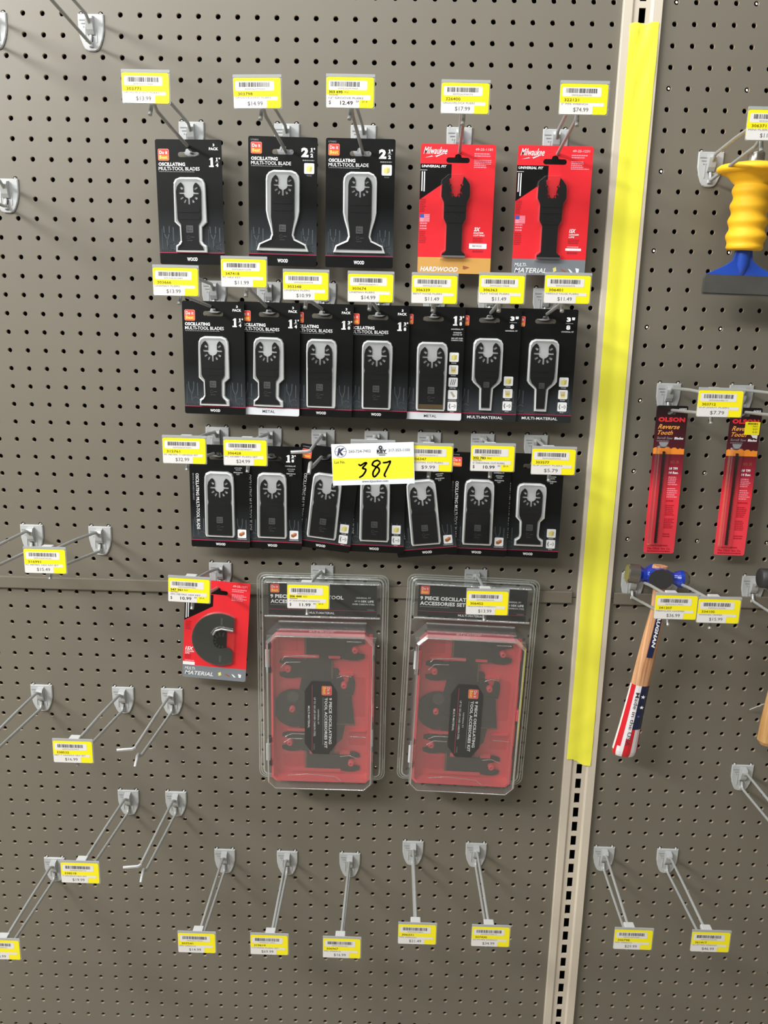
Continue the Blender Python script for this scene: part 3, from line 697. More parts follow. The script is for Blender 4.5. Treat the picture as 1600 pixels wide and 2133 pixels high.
        g.text('UNIVERSAL FIT', 19, 27, 34, 28.8, h + .2, TXTW); g.text('JAPANESE', 22, 31.6, 33, 33.3, h + .2, TXTW); g.text('TOOTH', 23.4, 34.2, 31.2, 35.8, h + .2, TXTW)
        g.text('PRECISION', 21, 38, 33.6, 39.7, h + .2, TXTW); g.text('CUT', 25, 40.6, 29.4, 42.2, h + .2, TXTW)
    for v, k in icons:
        icon(g, 23.6 if style == 'mid' else 25.2, v, k); n = {'wood': 'WOOD', 'nail': 'WOOD', 'metal': 'METAL', 'slab': 'DRYWALL', 'pvc': 'PVC', 'hard': 'HARDWOOD'}[k]
        w = len(n) * .85; c = (23.6 if style == 'mid' else 25.2) + 6.3; g.text(n, c - w, v + 13.5, c + w, v + 15, h + .2, TXTW)
    return g
def pack_parts(kind, off=0., metal=False):
    """blade and blister meshes"""
    hw = {'wide': 15.5, 'tee': 16.6, 'tee2': 15.8, 'straight': 17, 'plunge': 17, 'japan': 17}[kind]
    vt = {'wide': 47, 'tee': 53, 'tee2': 50, 'straight': 54, 'plunge': 46, 'japan': 48}[kind]
    body, bl, vb = blade_body(kind, vt); s = hw / 15.5 * .95; vc = vt + 13 * s
    hd = head_pts(s, vt, vc, hw); half = [(0, hd[0][1])] + hd + [(body[0][0], body[0][1])] + body[1:]
    R_ = [(x, v) for x, v in half if x > 0]; xb = R_[-1][0]
    loop = R_ + list(reversed(teeth(-xb, xb, vb, 34 if kind == 'wide' else 20, .9 if kind != 'japan' else 1.6)))[1:-1] + [(-x, v) for x, v in reversed(R_)]
    loop = [(x + off, v) for x, v in loop]
    g = Geo(); sh = [[(x + off, v) for x, v in q] for q in slot_holes(s, vc)]
    g.poly([loop] + sh, 2.2, BLADE, 1.0)
    # offset bend of the shank, print on the blade
    vm = (vc + 15 * s); 
    for a, b, hh in ((vm + 3, vm + 9, 2.9), (vm + 12, vm + 18, 2.8)):
        w = hw * .86; g.poly([rrect(-w + off, a, w + off, b, 1.5)], hh, BLADE, .6)
    vp = {'wide': 109, 'tee': 107, 'tee2': 102, 'straight': 108, 'plunge': 99, 'japan': 104}[kind]; q = 4.6 if kind != 'plunge' else 3.9
    g.rect(-q + off, vp, q + off, vp + 2 * q, 2.95, BLADE2, .8); g.text('Do it', -q * .7 + off, vp + q * .35, q * .7 + off, vp + q * .9, 3.05, BLADE); g.text('Best', -q * .7 + off, vp + q * 1.1, q * .7 + off, vp + q * 1.65, 3.05, BLADE)
    if kind not in ('plunge',):
        g.stroke(disc(off - 2.2, vp + 15, 2.0, 10), .35, 2.4, BLADE2); g.rect(off + 1, vp + 14.5, off + 5.5, vp + 15.1, 2.4, BLADE2); g.rect(off - 4, vp + 19, off + 3, vp + 19.5, 2.4, BLADE2)
    if metal: g.rect(-xb + off + .3, vb - 6, xb + off - .3, vb, 2.5, GOLD)
    bl2 = [(x, v) for x, v in bl]; bloop = [(x, v) for x, v in bl2[1:-1]] + [(-x, v) for x, v in reversed(bl2[1:-1])]
    b = Geo(); ins = inset(bloop, 2.4); n = len(bloop)
    for i in range(n):
        j = (i + 1) % n
        for (P, hp), (Q, hq) in (((bloop, .75), (inset(bloop, .5), 4.6)), ((inset(bloop, .5), 4.6), (ins, 5.6))):
            b.add([(p[0] * .001, -hh * .001, -p[1] * .001) for p, hh in ((P[i], hp), (P[j], hp), (Q[j], hq), (Q[i], hq))], [(0, 1, 2, 3)], MILK, True)
    b.poly([ins], 5.6, CLR)
    return g, b, bloop
PACKS = {}
def make_pack(key, loc, rot, label, group):
    if key in PACKS:
        t = copy_tree(PACKS[key]); t.location = loc; t.rotation_euler = rot; t['label'] = label; t['group'] = group; return t
    style, W, Hc, kind, size, band, icons, bandtxt, plural, pk, off, metal = key
    t = thing('blade_pack', loc, rot, label, 'blade pack', group)
    cg = black_card(style, W, Hc, kind, size, band, icons, bandtxt, plural, pk)
    bg, bl, bloop = pack_parts(kind, off, metal)
    cg.poly([bloop], .72, TRAY)
    cg.build('card', t); bg.build('blade', t); bl.build('blister', t)
    PACKS[key] = t
    return t
GT, GM, GB = 'black blade packs in the top row', 'black blade packs in the second row', 'black blade packs in the third row'
def std(style, W, Hc, kind, size, band='black', icons=(), bandtxt='WOOD', plural=False, pk=False, off=0., metal=False):
    return (style, W, Hc, kind, size, band, tuple(icons), bandtxt, plural, pk, off, metal)
YW = R(-3.4)
K = std('top', 87, 157, 'tee', '11/4', plural=True, pk=True, off=-1.6)
make_pack(K, (.2425, -.028, -.1535), (0, R(-.6), 0), 'black three pack of flared wood blades, leftmost in the top row', GT)
K = std('top', 90.5, 162, 'wide', '21/2')
make_pack(K, (.3665, -.028, -.1478), (0, R(.4), 0), 'black pack with a very wide flared blade, second from left in the top row', GT)
make_pack(K, (.4678, -.028, -.1480), (0, R(0), 0), 'black pack with a very wide flared blade, next to the red hardwood pack', GT)
def from_right(px, py, W, d=.032): q = at(px, py, d); return q.x - W / 2 * .001 * math.cos(YW), q.z
ROW2 = [(508.8, 629, std('mid', 86, 153.5, 'tee', '11/4', plural=True, pk=True, off=-1.8), 'black three pack of flared wood blades, leftmost in the second row', 0),
        (626, 631, std('mid', 86, 153.5, 'tee', '11/4', 'white', bandtxt='METAL', plural=True, pk=True, off=-1.8), 'black three pack of flared blades with a pale band, second in the second row', .6),
        (737.3, 634, std('mid', 86, 153.5, 'straight', '13/8', plural=True, pk=True, off=-2.2), 'black three pack of straight wood blades, third from left in the second row', .3),
        (854.3, 637, std('mid', 86, 153.5, 'straight', '13/8', plural=True, pk=True, off=-.6), 'black three pack of straight wood blades, exact middle of the second row', 0),
        (970.5, 640, std('mid', 86, 153.5, 'straight', '13/8m', 'white', [(60.5, 'wood'), (77.5, 'nail'), (94.5, 'metal'), (111.5, 'slab'), (127.5, 'pvc')], 'METAL', metal=True), 'black pack with a straight metal blade, white METAL band and five icons', 0),
        (1087.8, 643, std('mid', 86, 153.5, 'plunge', '3/8', 'dark', [(91, 'wood'), (108, 'nail'), (125, 'pvc')], 'MULTI-MATERIAL'), 'black pack with a narrow plunge blade, second from right in the second row', 0),
        (1205.4, 645, std('mid', 86, 153.5, 'plunge', '3/8', 'dark', [(91, 'wood'), (108, 'nail'), (125, 'pvc')], 'MULTI-MATERIAL'), 'black pack with a narrow plunge blade, rightmost in the second row', 0)]
for px, py, K, lab, roll in ROW2:
    x, z = from_right(px, py, 86); make_pack(K, (x, -.030, z), (0, R(roll), YW), lab, GM)
J1 = std('jap', 86, 150.5, 'japan', 'j', icons=[(122, 'hard')]); J2 = std('jap', 86, 150.5, 'japan', 'j', icons=[(109, 'wood'), (125, 'pvc')]); J3 = std('jap', 86, 151.5, 'tee2', 'j', icons=[(108, 'wood'), (124, 'pvc')])
for px, py, K, lab in ((518.3, 928.5, J1, 'black wood blade pack, leftmost in the third row'), (629.3, 931, J1, 'black wood blade pack, second in the third row, with its size number showing'),
                       (847, 938, J2, 'black blade pack hanging straight below the lot sign, icons at its right'),
                       (1066.6, 945, J1, 'black wood blade pack, second from right in the third row'), (1177, 947, J3, 'black pack with a small flared blade, rightmost in the third row')):
    x, z = from_right(px, py, 86); make_pack(K, (x, -.030, z), (0, 0, YW), lab, GB)
q = at(627, 922.5, .027); make_pack(J2, (q.x + .0428, -.030, q.z - .0043), (0, R(5.6), YW), 'black blade pack tilted clockwise, left of the lot sign', GB)
q = at(934.5, 938, .032); make_pack(J1, (q.x - .0427, -.030, q.z - .0052), (0, R(-7), YW), 'black blade pack tilted anticlockwise, right of the lot sign', GB)

# ---- red packs
def red_card(W, Hc, seg, num, fast, band, bandtxt):
    g = Geo(); h = .6; x0 = -W / 2; sv = 19.6 if not seg else 18
    g.poly([rrect(x0, 0, W / 2, Hc, 3), [(x, v) for x, v in euro_slot(sv, 30.5, 6.6)]], h, RED, .6)
    bt = Hc - 20.5 if not seg else Hc - 20
    g.rect(-17, sv - 9, 17, sv + 5, .15, BLK)
    g.poly([[(x0 + .05, bt), (W / 2 - .05, bt)] + [q for q in rrect(x0 + .05, bt - 4, W / 2 - .05, Hc - .05, 2.9) if q[1] > bt]], h + .1, band)
    lx = x0 + 3.5
    # script wordmark with a bolt under it
    g.text('Milwaukee', lx, 3.8, lx + 31, 12.6, h + .2, TXTW, .03, .45)
    g.poly([[(lx + 1.5, 17.2), (lx + 11.5, 14.4), (lx + 11.8, 15.8), (lx + 29, 10.8), (lx + 16.5, 16.2), (lx + 16, 14.9)]], h + .2, TXTW)
    rx = 21
    g.text(num, rx + 1, 4.4, W / 2 - 4.5, 7.4, h + .2, mat('print_pink', (250, 190, 196), .5), .01)
    g.dashes(rx, 10.6, W / 2 - 4, 14.6, 2, h + .2, FLAGP, .3)
    g.dashes(rx, 18.6, W / 2 - 4, 28.4, 5, h + .2, FLAGP, .4)
    # black corner panel
    cx = -8. if not seg else -6.
    if not seg: g.poly([[(x0 + .05, 24.4), (cx, 24.4), (cx, 41), (x0 + .05, 69)]], h + .12, BLK)
    else: g.poly([[(x0 + .05, 22), (cx, 22), (cx, 40), (x0 + .05, 65)]], h + .12, BLK)
    g.text('UNIVERSAL FIT', x0 + 1.8, 25.8, x0 + 34, 29, h + .25, TXTW, .03, .2)
    g.rect(x0, 32, x0 + 9, 32.5, h + .2, TXTW)
    g.dashes(x0 + 2, 34, x0 + 6.4, 63, 2, h + .2, TXTW, .2, 1)
    if not seg:
        g.dashes(x0 + 1, 68, x0 + 9, 84, 8, h + .2, DRED, .3)
        fx = x0 + 1.2; g.rect(fx, 87, fx + 13, 96.8, h + .2, FLAGP)
        for i in range(4): g.rect(fx + 5, 88 + i * 2.4, fx + 13, 89 + i * 2.4, h + .24, mat('flag_red', (236, 100, 120), .5))
        g.rect(fx, 87, fx + 5.5, 91.6, h + .26, FLAGB)
        g.dashes(fx + .5, 97.8, fx + 10, 106, 3, h + .2, FLAGP, .1); g.dashes(fx, 108.5, fx + 10, 123.5, 7, h + .2, DRED, .3)
        g.text(fast[0], 24.4, 102.4, 33, 107.4, h + .2, TXTW, .05, .25); g.text(fast[1], 24.2, 108.6, 37.5, 110.6, h + .2, TXTW, .03, .2); g.text(fast[2], 24.2, 111.6, 39 if len(fast[2]) > 5 else 32, 113.6, h + .2, TXTW, .03, .2)
        g.dashes(23.5, 115.6, 39, 120.8, 3, h + .2, DRED, .3)
        if band is TAN: g.rect(19, 123, W / 2 - 6.5, 129.6, h + .2, TXTW, .5); g.text('FINE WOOD', 23, 125, 36, 127.4, h + .3, INK, 0, .3)
        else: g.rect(21, 127, W / 2 - 7, 130, h + .2, TXTW); g.dashes(23, 124.5, 38, 126, 1, h + .2, FLAGP, .1)
        g.dashes(23.5, 131.5, 38, 134, 1, h + .2, DRED, .1)
    else:
        g.dashes(x0 + 2.5, 66, x0 + 11, 79, 6, h + .2, DRED, .2)
        g.text('15X', x0 + 3, 106.5, x0 + 15.5, 112, h + .2, TXTW, .05, .25); g.text('LONGER', x0 + 3, 113, x0 + 16.5, 115, h + .2, TXTW, .03, .2); g.text('LIFE', x0 + 3, 116, x0 + 10, 118, h + .2, TXTW, .03, .2)
        g.dashes(x0 + 3, 119.5, x0 + 13, 125.5, 4, h + .2, DRED, .2); g.rect(x0 + .3, 130.5, x0 + 18, 135.6, h + .2, TXTW, .3); g.dashes(x0 + 3, 128, x0 + 17, 129.4, 1, h + .2, FLAGP, 0)
    b0 = bt + 3.6
    if bandtxt == 'HARDWOOD':
        g.text('HARDWOOD', x0 + 3.6, Hc - 8.4, x0 + 54, Hc - 2.2, h + .25, TXTW, .025, .25)
        g.poly([[(12, Hc - 10.5), (18, Hc - 9), (21, Hc - 8), (14, Hc - 5.4), (12, Hc - 6)]], h + .2, WOODD)
    else:
        k = 0 if not seg else -2
        g.text('MULTI-', x0 + 3.4, Hc - 15.2 + k, x0 + 19.6, Hc - 10.6 + k, h + .25, TXTW, .025, .25); g.text('MATERIAL', x0 + 3.6, Hc - 9 + k, x0 + 46.5, Hc - 2.8 + k, h + .25, TXTW, .025, .25)
        for i, (m_, p_) in enumerate(((WOODP, [(0, 0), (4, -2), (5, 3), (1, 5)]), (WOODD, [(0, 0), (8, 3), (7, 5), (2, 2.5)]), (TXTW, [(0, 0), (3, 1), (7, 5), (4, 5)]), (TXTW, [(0, -1), (5, 0), (4.4, 5), (1.5, 5)]))):
            g.poly([[(6 + i * 10 + a, Hc - 9 + b_ + k) for a, b_ in p_]], h + .2, m_)
    return g
REDBL = clear('red_pack_blister', (.98, .97, .97), .05, .05, .12)
def red_pack(loc, rot, num, fast, band, bandtxt, tip, label):
    t = thing('blade_pack', loc, rot, label, 'blade pack', 'red blade packs with narrow black blades')
    red_card(97.5, 162, False, num, fast, band, bandtxt).build('card', t)
    g = Geo(); vt, s = 39.5, .96; vc = 54; o = -1.6
    half = [(1.1, vc + 11), (3.6, vc + 8.5), (5.4, vc + 6.8), (5.8, vc + 2), (7, vc - 1), (8.4, vc - 7), (9.8, vt), (12.6, vt + 2.6), (17.6, vt + 9), (18.4, vt + 13), (18.6, vt + 25), (15, vt + 32), (14.6, 78), (14.4, 92), (11.2, 98), (10.4, 100), (10.3, 133), (12.6, 135.2), (15, 136.6), (15.6, 139)]
    loop = [(x + o, v) for x, v in half] + [(-x + o, v) for x, v in reversed(half)]
    g.poly([loop] + [[(x + o, v) for x, v in q] for q in slot_holes(.82, vc + 1)], 4.2, BLADE, 1.6)
    for a, b_, w in ((72, 76, 14), (79, 84, 13.6), (94, 97.5, 11)): g.poly([rrect(-w + o, a, w + o, b_, 1.4)], 5.0, BLADE, .9)
    g.poly([rrect(-15.4 + o, 139, 15.4 + o, 141.4, .4)], 4.3, tip, 1.2)
    for a in (-4.5, 0, 4.5): g.poly([disc(a + o, 89 + abs(a) * .4, .9, 10)], 4.3, DGREY)
    g.build('blade', t)
    b = Geo(); ol = [(10, 36.5), (19, 44), (20.2, 50), (20.4, 66), (16.6, 74), (16.4, 94), (12.2, 101), (12, 131.5), (17, 134.5), (18, 144)]
    bl = [(x + o, v) for x, v in ol] + [(-x + o, v) for x, v in reversed(ol)]; ins = inset(bl, 1.3); n = len(bl)
    for i in range(n):
        j = (i + 1) % n
        b.add([(p[0] * .001, -hh * .001, -p[1] * .001) for p, hh in ((bl[i], .7), (bl[j], .7), (ins[j], 7.0), (ins[i], 7.0))], [(0, 1, 2, 3)], REDBL, True)
    b.poly([ins], 7.0, CLR); b.build('blister', t)
    return t
red_pack((.5950, -.028, -.1525), (0, R(0), 0), '49-25-1101', ('2X', 'FASTER', 'CUTTING'), TAN, 'HARDWOOD', STEEL, 'red pack with a black blade and tan HARDWOOD band, in the top row')
red_pack((.7210, -.028, -.1520), (0, R(0), 0), '49-25-1231', ('15X', 'LONGER', 'LIFE'), GREYB, 'MULTI', mat('dull_steel', (110, 112, 118), .4, .7), 'red pack with a black blade and grey MULTI-MATERIAL band, beside the taped post')
# segment blade pack
t = thing('segment_blade_pack', (.2685, -.028, -.7565), (0, R(3.7), 0), 'red pack with a black round segment blade, tilted, left of the clear kits', 'blade pack')
red_card(95.5, 156, True, '49-25-1271', None, GREYB, 'MULTI').build('card', t)
g = Geo(); cx, cv, rr = 6.5, 90, 41.5; DISC = mat('segment_blade_steel', (62, 66, 63), .30, .2)
ang = math.degrees(math.acos(20.5 / rr))
lp = disc(cx, cv, rr, 40, ang, 360 - ang)
lp = lp + [(cx + 20.5, cv - 14), (cx + 2, cv - 16), (cx - 5, cv - 13), (cx - 9.5, cv - 7)] + [(cx + 2 + 11.5 * math.cos(R(a)), cv + 3 + 11.5 * math.sin(R(a))) for a in range(200, 60, -20)] + [(cx + 14, cv + 12), (cx + 20.5, cv + 19)]
g.poly([lp], 3.4, DISC, 1.1)
g.stroke(disc(cx, cv, rr - .8, 40, ang + 1, 359 - ang), .5, 3.5, BLADE2)
hub = disc(cx + 1, cv + 3, 17.5, 28, 60, 300)
g.poly([hub], 2.0, BLADE, .8)
for a in range(75, 300, 30): g.stroke([(cx + 2 + 8 * math.cos(R(a)), cv + 3 + 8 * math.sin(R(a))), (cx + 2 + 14 * math.cos(R(a)), cv + 3 + 14 * math.sin(R(a)))], 2, 2.15, DISC)
g.rect(cx + .5, cv - 34, cx + 3.4, cv - 23, 3.5, BLADE2); g.rect(cx + .5, cv + 26, cx + 3.4, cv + 36, 3.5, BLADE2)
g.build('blade', t)
b = Geo(); ol = disc(cx, cv, rr + 1, 40, ang - 2, 362 - ang); n = len(ol); ins = inset(ol, 1.2)
for i in range(n):
    j = (i + 1) % n
    b.add([(p[0] * .001, -hh * .001, -p[1] * .001) for p, hh in ((ol[i], .7), (ol[j], .7), (ins[j], 5.0), (ins[i], 5.0))], [(0, 1, 2, 3)], REDBL, True)
b.poly([ins], 5.0, CLR)
b.tube([((cx + 20) * .001, -.0052, -(cv - 19) * .001), ((cx) * .001, -.0056, -(cv - 21) * .001), ((cx - 8) * .001, -.0056, -(cv - 17) * .001), ((cx - 13) * .001, -.0052, -(cv - 9) * .001)], .0011, REDBL, 8)
b.tube([((cx + 20) * .001, -.0050, -(cv - 15.5) * .001), ((cx + 2) * .001, -.0052, -(cv - 17.5) * .001), ((cx - 6) * .001, -.0052, -(cv - 14) * .001), ((cx - 10) * .001, -.005, -(cv - 7) * .001)], .0016, STEEL, 8)
b.build('blister', t)

# ================================================================ CLEAR KITS
CLAM = clear('clamshell_plastic', (.97, .98, .97), .035, .02, .09)
CLAMR = clear('clamshell_ridge', (.88, .91, .90), .22, .16, .09, (215, 222, 220))
CLAMW = clear('clamshell_wall', (.72, .75, .73), .09, .10, .09)
SMOKE = clear('case_lid_smoke', (.94, .92, .92), .085, .03, .10, (205, 200, 200))
TRAYR = mat('case_red_plastic', (250, 90, 102), .38)
TRAYD = mat('case_red_recess_shade', (236, 70, 84), .45)  # darker tray red, pocket shade put into the colour of flat patches
KBLK = mat('kit_blade_dark', (24, 24, 27), .4, .0)
PINM = mat('hinge_pin_bright', (208, 211, 216), .3, .2)
KEDGE = mat('kit_blade_gold_edge', (120, 104, 76), .4, .3)
def loopwall(g, la, ha, lb, hb, m):
    n = len(la)
    for i in range(n):
        j = (i + 1) % n
        g.add([(p[0] * .001, -hh * .001, -p[1] * .001) for p, hh in ((la[i], ha), (la[j], ha), (lb[j], hb), (lb[i], hb))], [(0, 1, 2, 3)], m, False)
def cham(x0, v0, x1, v1, c, cb=None):
    cb = c if cb is None else cb
    return [(x0 + c, v0), (x1 - c, v0), (x1, v0 + c), (x1, v1 - cb), (x1 - cb, v1), (x0 + cb, v1), (x0, v1 - cb), (x0, v0 + c)]
def T3(pts, h): return [(x * .001, -h * .001, -v * .001) for x, v in pts]
def osc_blade(g, cx, cv, sc, ang, body, m=KBLK, h=9.0, edge=True):
    """a blade lying in the tray: claw head at the origin, body along +x"""
    ca, sa = math.cos(R(ang)), math.sin(R(ang))
    def Q(p): return [(cx + (x * ca - y * sa) * sc, cv + (x * sa + y * ca) * sc) for x, y in p]
    headl = [(-14, -13), (-6, -16), (4, -16), (16, -14), (16, 14), (4, 16), (-6, 16), (-14, 13), (-15, 8), (-8, 6.5), (-3, 5), (3, 3), (3.6, 0), (3, -3), (-3, -5), (-8, -6.5), (-15, -8)]
    g.poly([Q(headl)], h, m, 2); g.poly([Q(body)], h + .6, m, 2.2)
    if edge: x = max(p[0] for p in body); ys = [p[1] for p in body if p[0] > x - 4]; g.poly([Q([(x - 2.6, min(ys) + .5), (x - .2, min(ys) + .5), (x - .2, max(ys) - .5), (x - 2.6, max(ys) - .5)])], h + .8, KEDGE)
def make_kit():
    t = thing('tool_kit', (0, 0, 0))
    g = Geo()                                               # clear shell
    fl = rrect(-98, 0, 98, 336, 12, 6); hd = rrect(-88, 11, 88, 68, 5); cb = cham(-83, 76, 83, 336, 17, 14)
    g.poly([fl, hd, cb], 0, CLAM)
    g.poly([rrect(-98, 0, 98, 336, 12, 6), rrect(-96.8, 1.2, 96.8, 334.8, 11, 6)], .9, CLAMR, 1.2)
    h2 = rrect(-86, 13, 86, 66, 4); loopwall(g, hd, 0, h2, 7, CLAMR); g.poly([h2], 7, CLAM)
    c2 = cham(-80, 79, 80, 333, 15, 12); c3 = cham(-77, 84, 77, 330, 12, 10)
    loopwall(g, cb, 0, c2, 38, CLAMW); loopwall(g, c2, 38, c3, 42, CLAMR); g.poly([c3], 42, CLAM)
    rd = rrect(-90, 7, 90, 330, 8, 6); g.tube(T3(rd + rd[:1], 1.0), .0016, CLAMR, 6, False)
    g.tube(T3(rrect(-94, 4, 94, 333, 10, 6) + [(82, 4)], .6), .0008, CLAMR, 6, False)
    g.tube(T3(c3 + c3[:1], 42), .0009, CLAMR, 6, False); g.tube(T3([(-86, 66), (86, 66)], 6.5), .0017, CLAMR, 6); g.tube(T3([(-84, 13.5), (84, 13.5)], 6.8), .0013, CLAMR, 6)
    g.tube(T3([(-66, 76), (66, 76)], 1.2), .0014, CLAMR, 6)
    for sx in (-1, 1):                                      # knurled weld marks along the flange
        for a, b in ((12, 26), (108, 132), (222, 240), (300, 318)):
            for i in range(int((b - a) / 2)): g.stroke([(sx * 94.6, a + i * 2), (sx * 97.2, a + i * 2 + 1.4)], .7, 1.1, CLAMR)
        for i in range(10): g.stroke([(sx * (76 + i * 1.8), 1.2), (sx * (76 + i * 1.8) + .8, 4.4)], .7, 1.1, CLAMR)
    g.build('clamshell', t)
    g = Geo()                                               # header card
    g.rect(-80.5, 15.5, 80.5, 64.5, 2.6, BLK, 1.5, .5)
    logo(g, -77.5, 17, 13.2, 2.9); W_ = lambda s, a, b, c_, d, k=.035: g.text(s, a, b, c_, d, 2.9, TXTW, k)
    W_('9 PIECE OSCILLATING TOOL', -77.5, 33, 31, 39); W_('ACCESSORIES SET', -77.5, 41, -10, 47); g.dashes(-77.5, 49, -30, 49.7, 1, 2.8, TXTG, .1)
    W_('UNIVERSAL FIT', 50, 34.5, 72, 37, 0); W_('UP TO', 48, 39.8, 56, 42.2, 0); W_('10X LIFE', 57.5, 39.2, 76, 42.6, .03); W_('OVER CARBON STEEL', 44.5, 44.4, 77.5, 46.8, 0); g.text('573605', 67, 53.6, 77, 55.4, 2.9, TXTG)
    for i in range(60): g.rect(-79 + i * 2.65, 50.5, -78.2 + i * 2.65, 54.8, 2.72, DGREY)
    g.rect(-80.5, 56, 80.5, 56.5, 2.8, MAG); W_('MULTI-MATERIAL', -20, 59, 18, 62.4, .03)
    g.build('header_card', t)
    case = bpy.data.objects.new('case', None); COL.objects.link(case); case.parent = t
    g = Geo()                                               # red tray
    o = cham(-75, 87, 75, 328, 11, 6); i1 = cham(-72, 90, 72, 325, 9, 5)
    g.poly([o], 3, TRAYR); loopwall(g, o, 3, o, 24, TRAYR); g.poly([o, i1], 24, TRAYR); loopwall(g, i1, 24, inset(i1, 2), 8, TRAYR); g.poly([inset(i1, 2)], 8, TRAYR)
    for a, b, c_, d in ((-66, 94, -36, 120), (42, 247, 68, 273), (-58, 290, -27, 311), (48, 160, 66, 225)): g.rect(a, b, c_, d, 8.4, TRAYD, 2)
    for a, b, c_, d in ((-58, 124, -4, 129), (10, 125, 28, 129), (-52, 246, -16, 250), (42, 246, 68, 248), (26, 152, 48, 156), (-50, 312, 30, 317), (-18, 281, -6, 287), (28, 281, 44, 287)): g.rect(a, b, c_, d, 13, TRAYR, 1.6, 5)
    for a, b in ((70, 100), (140, 182), (205, 240), (262, 300)): g.rect(71, a + 20, 76.4, b + 20, 22, TRAYR, 1, 14)
    g.build('tray', case)
    BODY = {'long': [(14, -14), (26, -15.5), (66, -15.5), (66, 15.5), (26, 15.5), (14, 14)], 'mid': [(14, -11), (26, -12), (62, -16), (66, -17), (66, 17), (60, 14), (26, 12), (14, 11)],
            'short': [(14, -13), (24, -15), (48, -17), (48, 17), (24, 15), (14, 13)], 'thin': [(14, -10), (30, -8), (36, -6), (60, -6), (60, 6), (36, 6), (30, 8), (14, 10)]}
    for cx, cv, sc, an, bd in ((48, 114, 1.12, 180, 'long'), (-49, 147, 1.0, 0, 'long'), (34, 172, 1.0, 90, 'mid'), (-46, 268, 1.0, 0, 'long'), (44, 300, 1.05, 180, 'mid'), (2, 140, .8, 90, 'thin')):
        g = Geo(); osc_blade(g, cx, cv, sc, an, BODY[bd], h=11); g.build('accessory_blade', case)
    g = Geo(); lp = disc(-42, 212, 31, 30, 55, 305); g.poly([lp + [(-12, 190), (-20, 200), (-34, 208), (-34, 216), (-20, 224), (-12, 236)]], 12, KBLK, 2.4); g.build('segment_blade', case)
    g = Geo(); g.poly([[(-28, 150), (24, 146), (38, 176), (40, 214), (32, 262), (4, 288), (-24, 276), (-34, 246), (-36, 190)]], 10, KBLK, 2); g.build('sanding_pad', case)
    for x, v in ((50, 114), (-50, 147), (-44, 212), (-48, 268), (46, 300), (34, 171)):
        g = Geo(); g.lathe([(.0046, 0), (.0046, .009), (.0032, .0105), (.0014, .0105), (.0012, .004)], TRAYR, 16); pg = g.build('peg', case, (x * .001, -.0085, -v * .001), (R(90), 0, 0))
    g = Geo(); g.poly([i1], 26, SMOKE); lo = inset(i1, -2.5)
    loopwall(g, lo, 23, i1, 26, SMOKE)
    for pts in ([(-58, 128), (-54, 122), (-30, 120), (-6, 121)], [(-60, 140), (-52, 131), (-30, 130)], [(24, 154), (34, 150), (46, 152)], [(-54, 252), (-44, 247), (-18, 247)], [(-56, 262), (-46, 255), (-26, 255)], [(44, 249), (68, 250)], [(-50, 317), (-20, 314), (22, 317), (32, 324)], [(30, 283), (44, 281), (56, 286)], [(38, 96), (60, 96)]):
        g.tube(T3(pts, 26.3), .0007, CLAMR, 6)
    g.poly([disc(-42, 186, 9, 16)], 26.6, CLAM); g.build('lid', case)
    g = Geo()                                               # sticker on the lid
    sp = [(-14, 160), (14, 160), (24, 176), (24, 262), (12, 279), (-12, 279), (-24, 262), (-24, 176)]
    g.poly([sp], 27.2, BLK, .4); logo(g, 1.5, 167, 15, 27.3, 90)
    V_ = lambda s, a, b, c_, d, k=.03, m_=TXTW: g.text(s, a, b, c_, d, 27.5, m_, k, 0, 90)
    V_('9 PIECE OSCILLATING', 12.4, 186, 16.8, 262); V_('TOOL ACCESSORIES KIT', 5.8, 186, 10.2, 269); g.rect(3.2, 186, 3.8, 264, 27.4, TXTG)
    V_('UNIVERSAL FIT', -4.4, 205, -2.4, 230, 0); V_('UP TO 10X LIFE OVER CARBON STEEL', -10.4, 186, -7.6, 250, .0); g.rect(-13.2, 166, -12.5, 274, 27.4, MAG); V_('MULTI-MATERIAL', -19.2, 200, -16.4, 236, .02); V_('573605', -10.6, 262, -8.8, 272, 0, TXTG)
    g.build('sticker', case)
    for v in (112, 265):
        g = Geo(); g.tube([(-.0795, -.026, -v * .001), (-.0795, -.026, -(v + 27) * .001)], .0033, PINM, 10); g.tube([(-.0795, -.026, -(v - 8) * .001), (-.0795, -.026, -(v + 36) * .001)], .0013, PINM, 8)
        g.build('hinge_pin', case)
        g = Geo(); g.box((-.0775, -.022, -(v - 6) * .001), (.006, .008, .009), KBLK, .001); g.box((-.0775, -.022, -(v + 33) * .001), (.006, .008, .009), KBLK, .001); g.build('hinge_knuckle', case)
    g = Geo(); g.box((.0775, -.018, -.209), (.004, .010, .018), TRAYR, .001); g.build('latch', case)
    return t
kit = make_kit(); kit.location = (.4205, -.012, -.7460); kit.rotation_euler = (0, R(-.1), 0)
tag(kit, 'clear clamshell tool accessory kit with a red case, left of the two', 'tool kit', 'clear clamshell tool kits')
k2 = copy_tree(kit); k2.location = (.6440, -.012, -.7445); k2.rotation_euler = (0, R(1.4), 0); k2['label'] = 'clear clamshell tool accessory kit with a red case, right of the two, nearer the post'

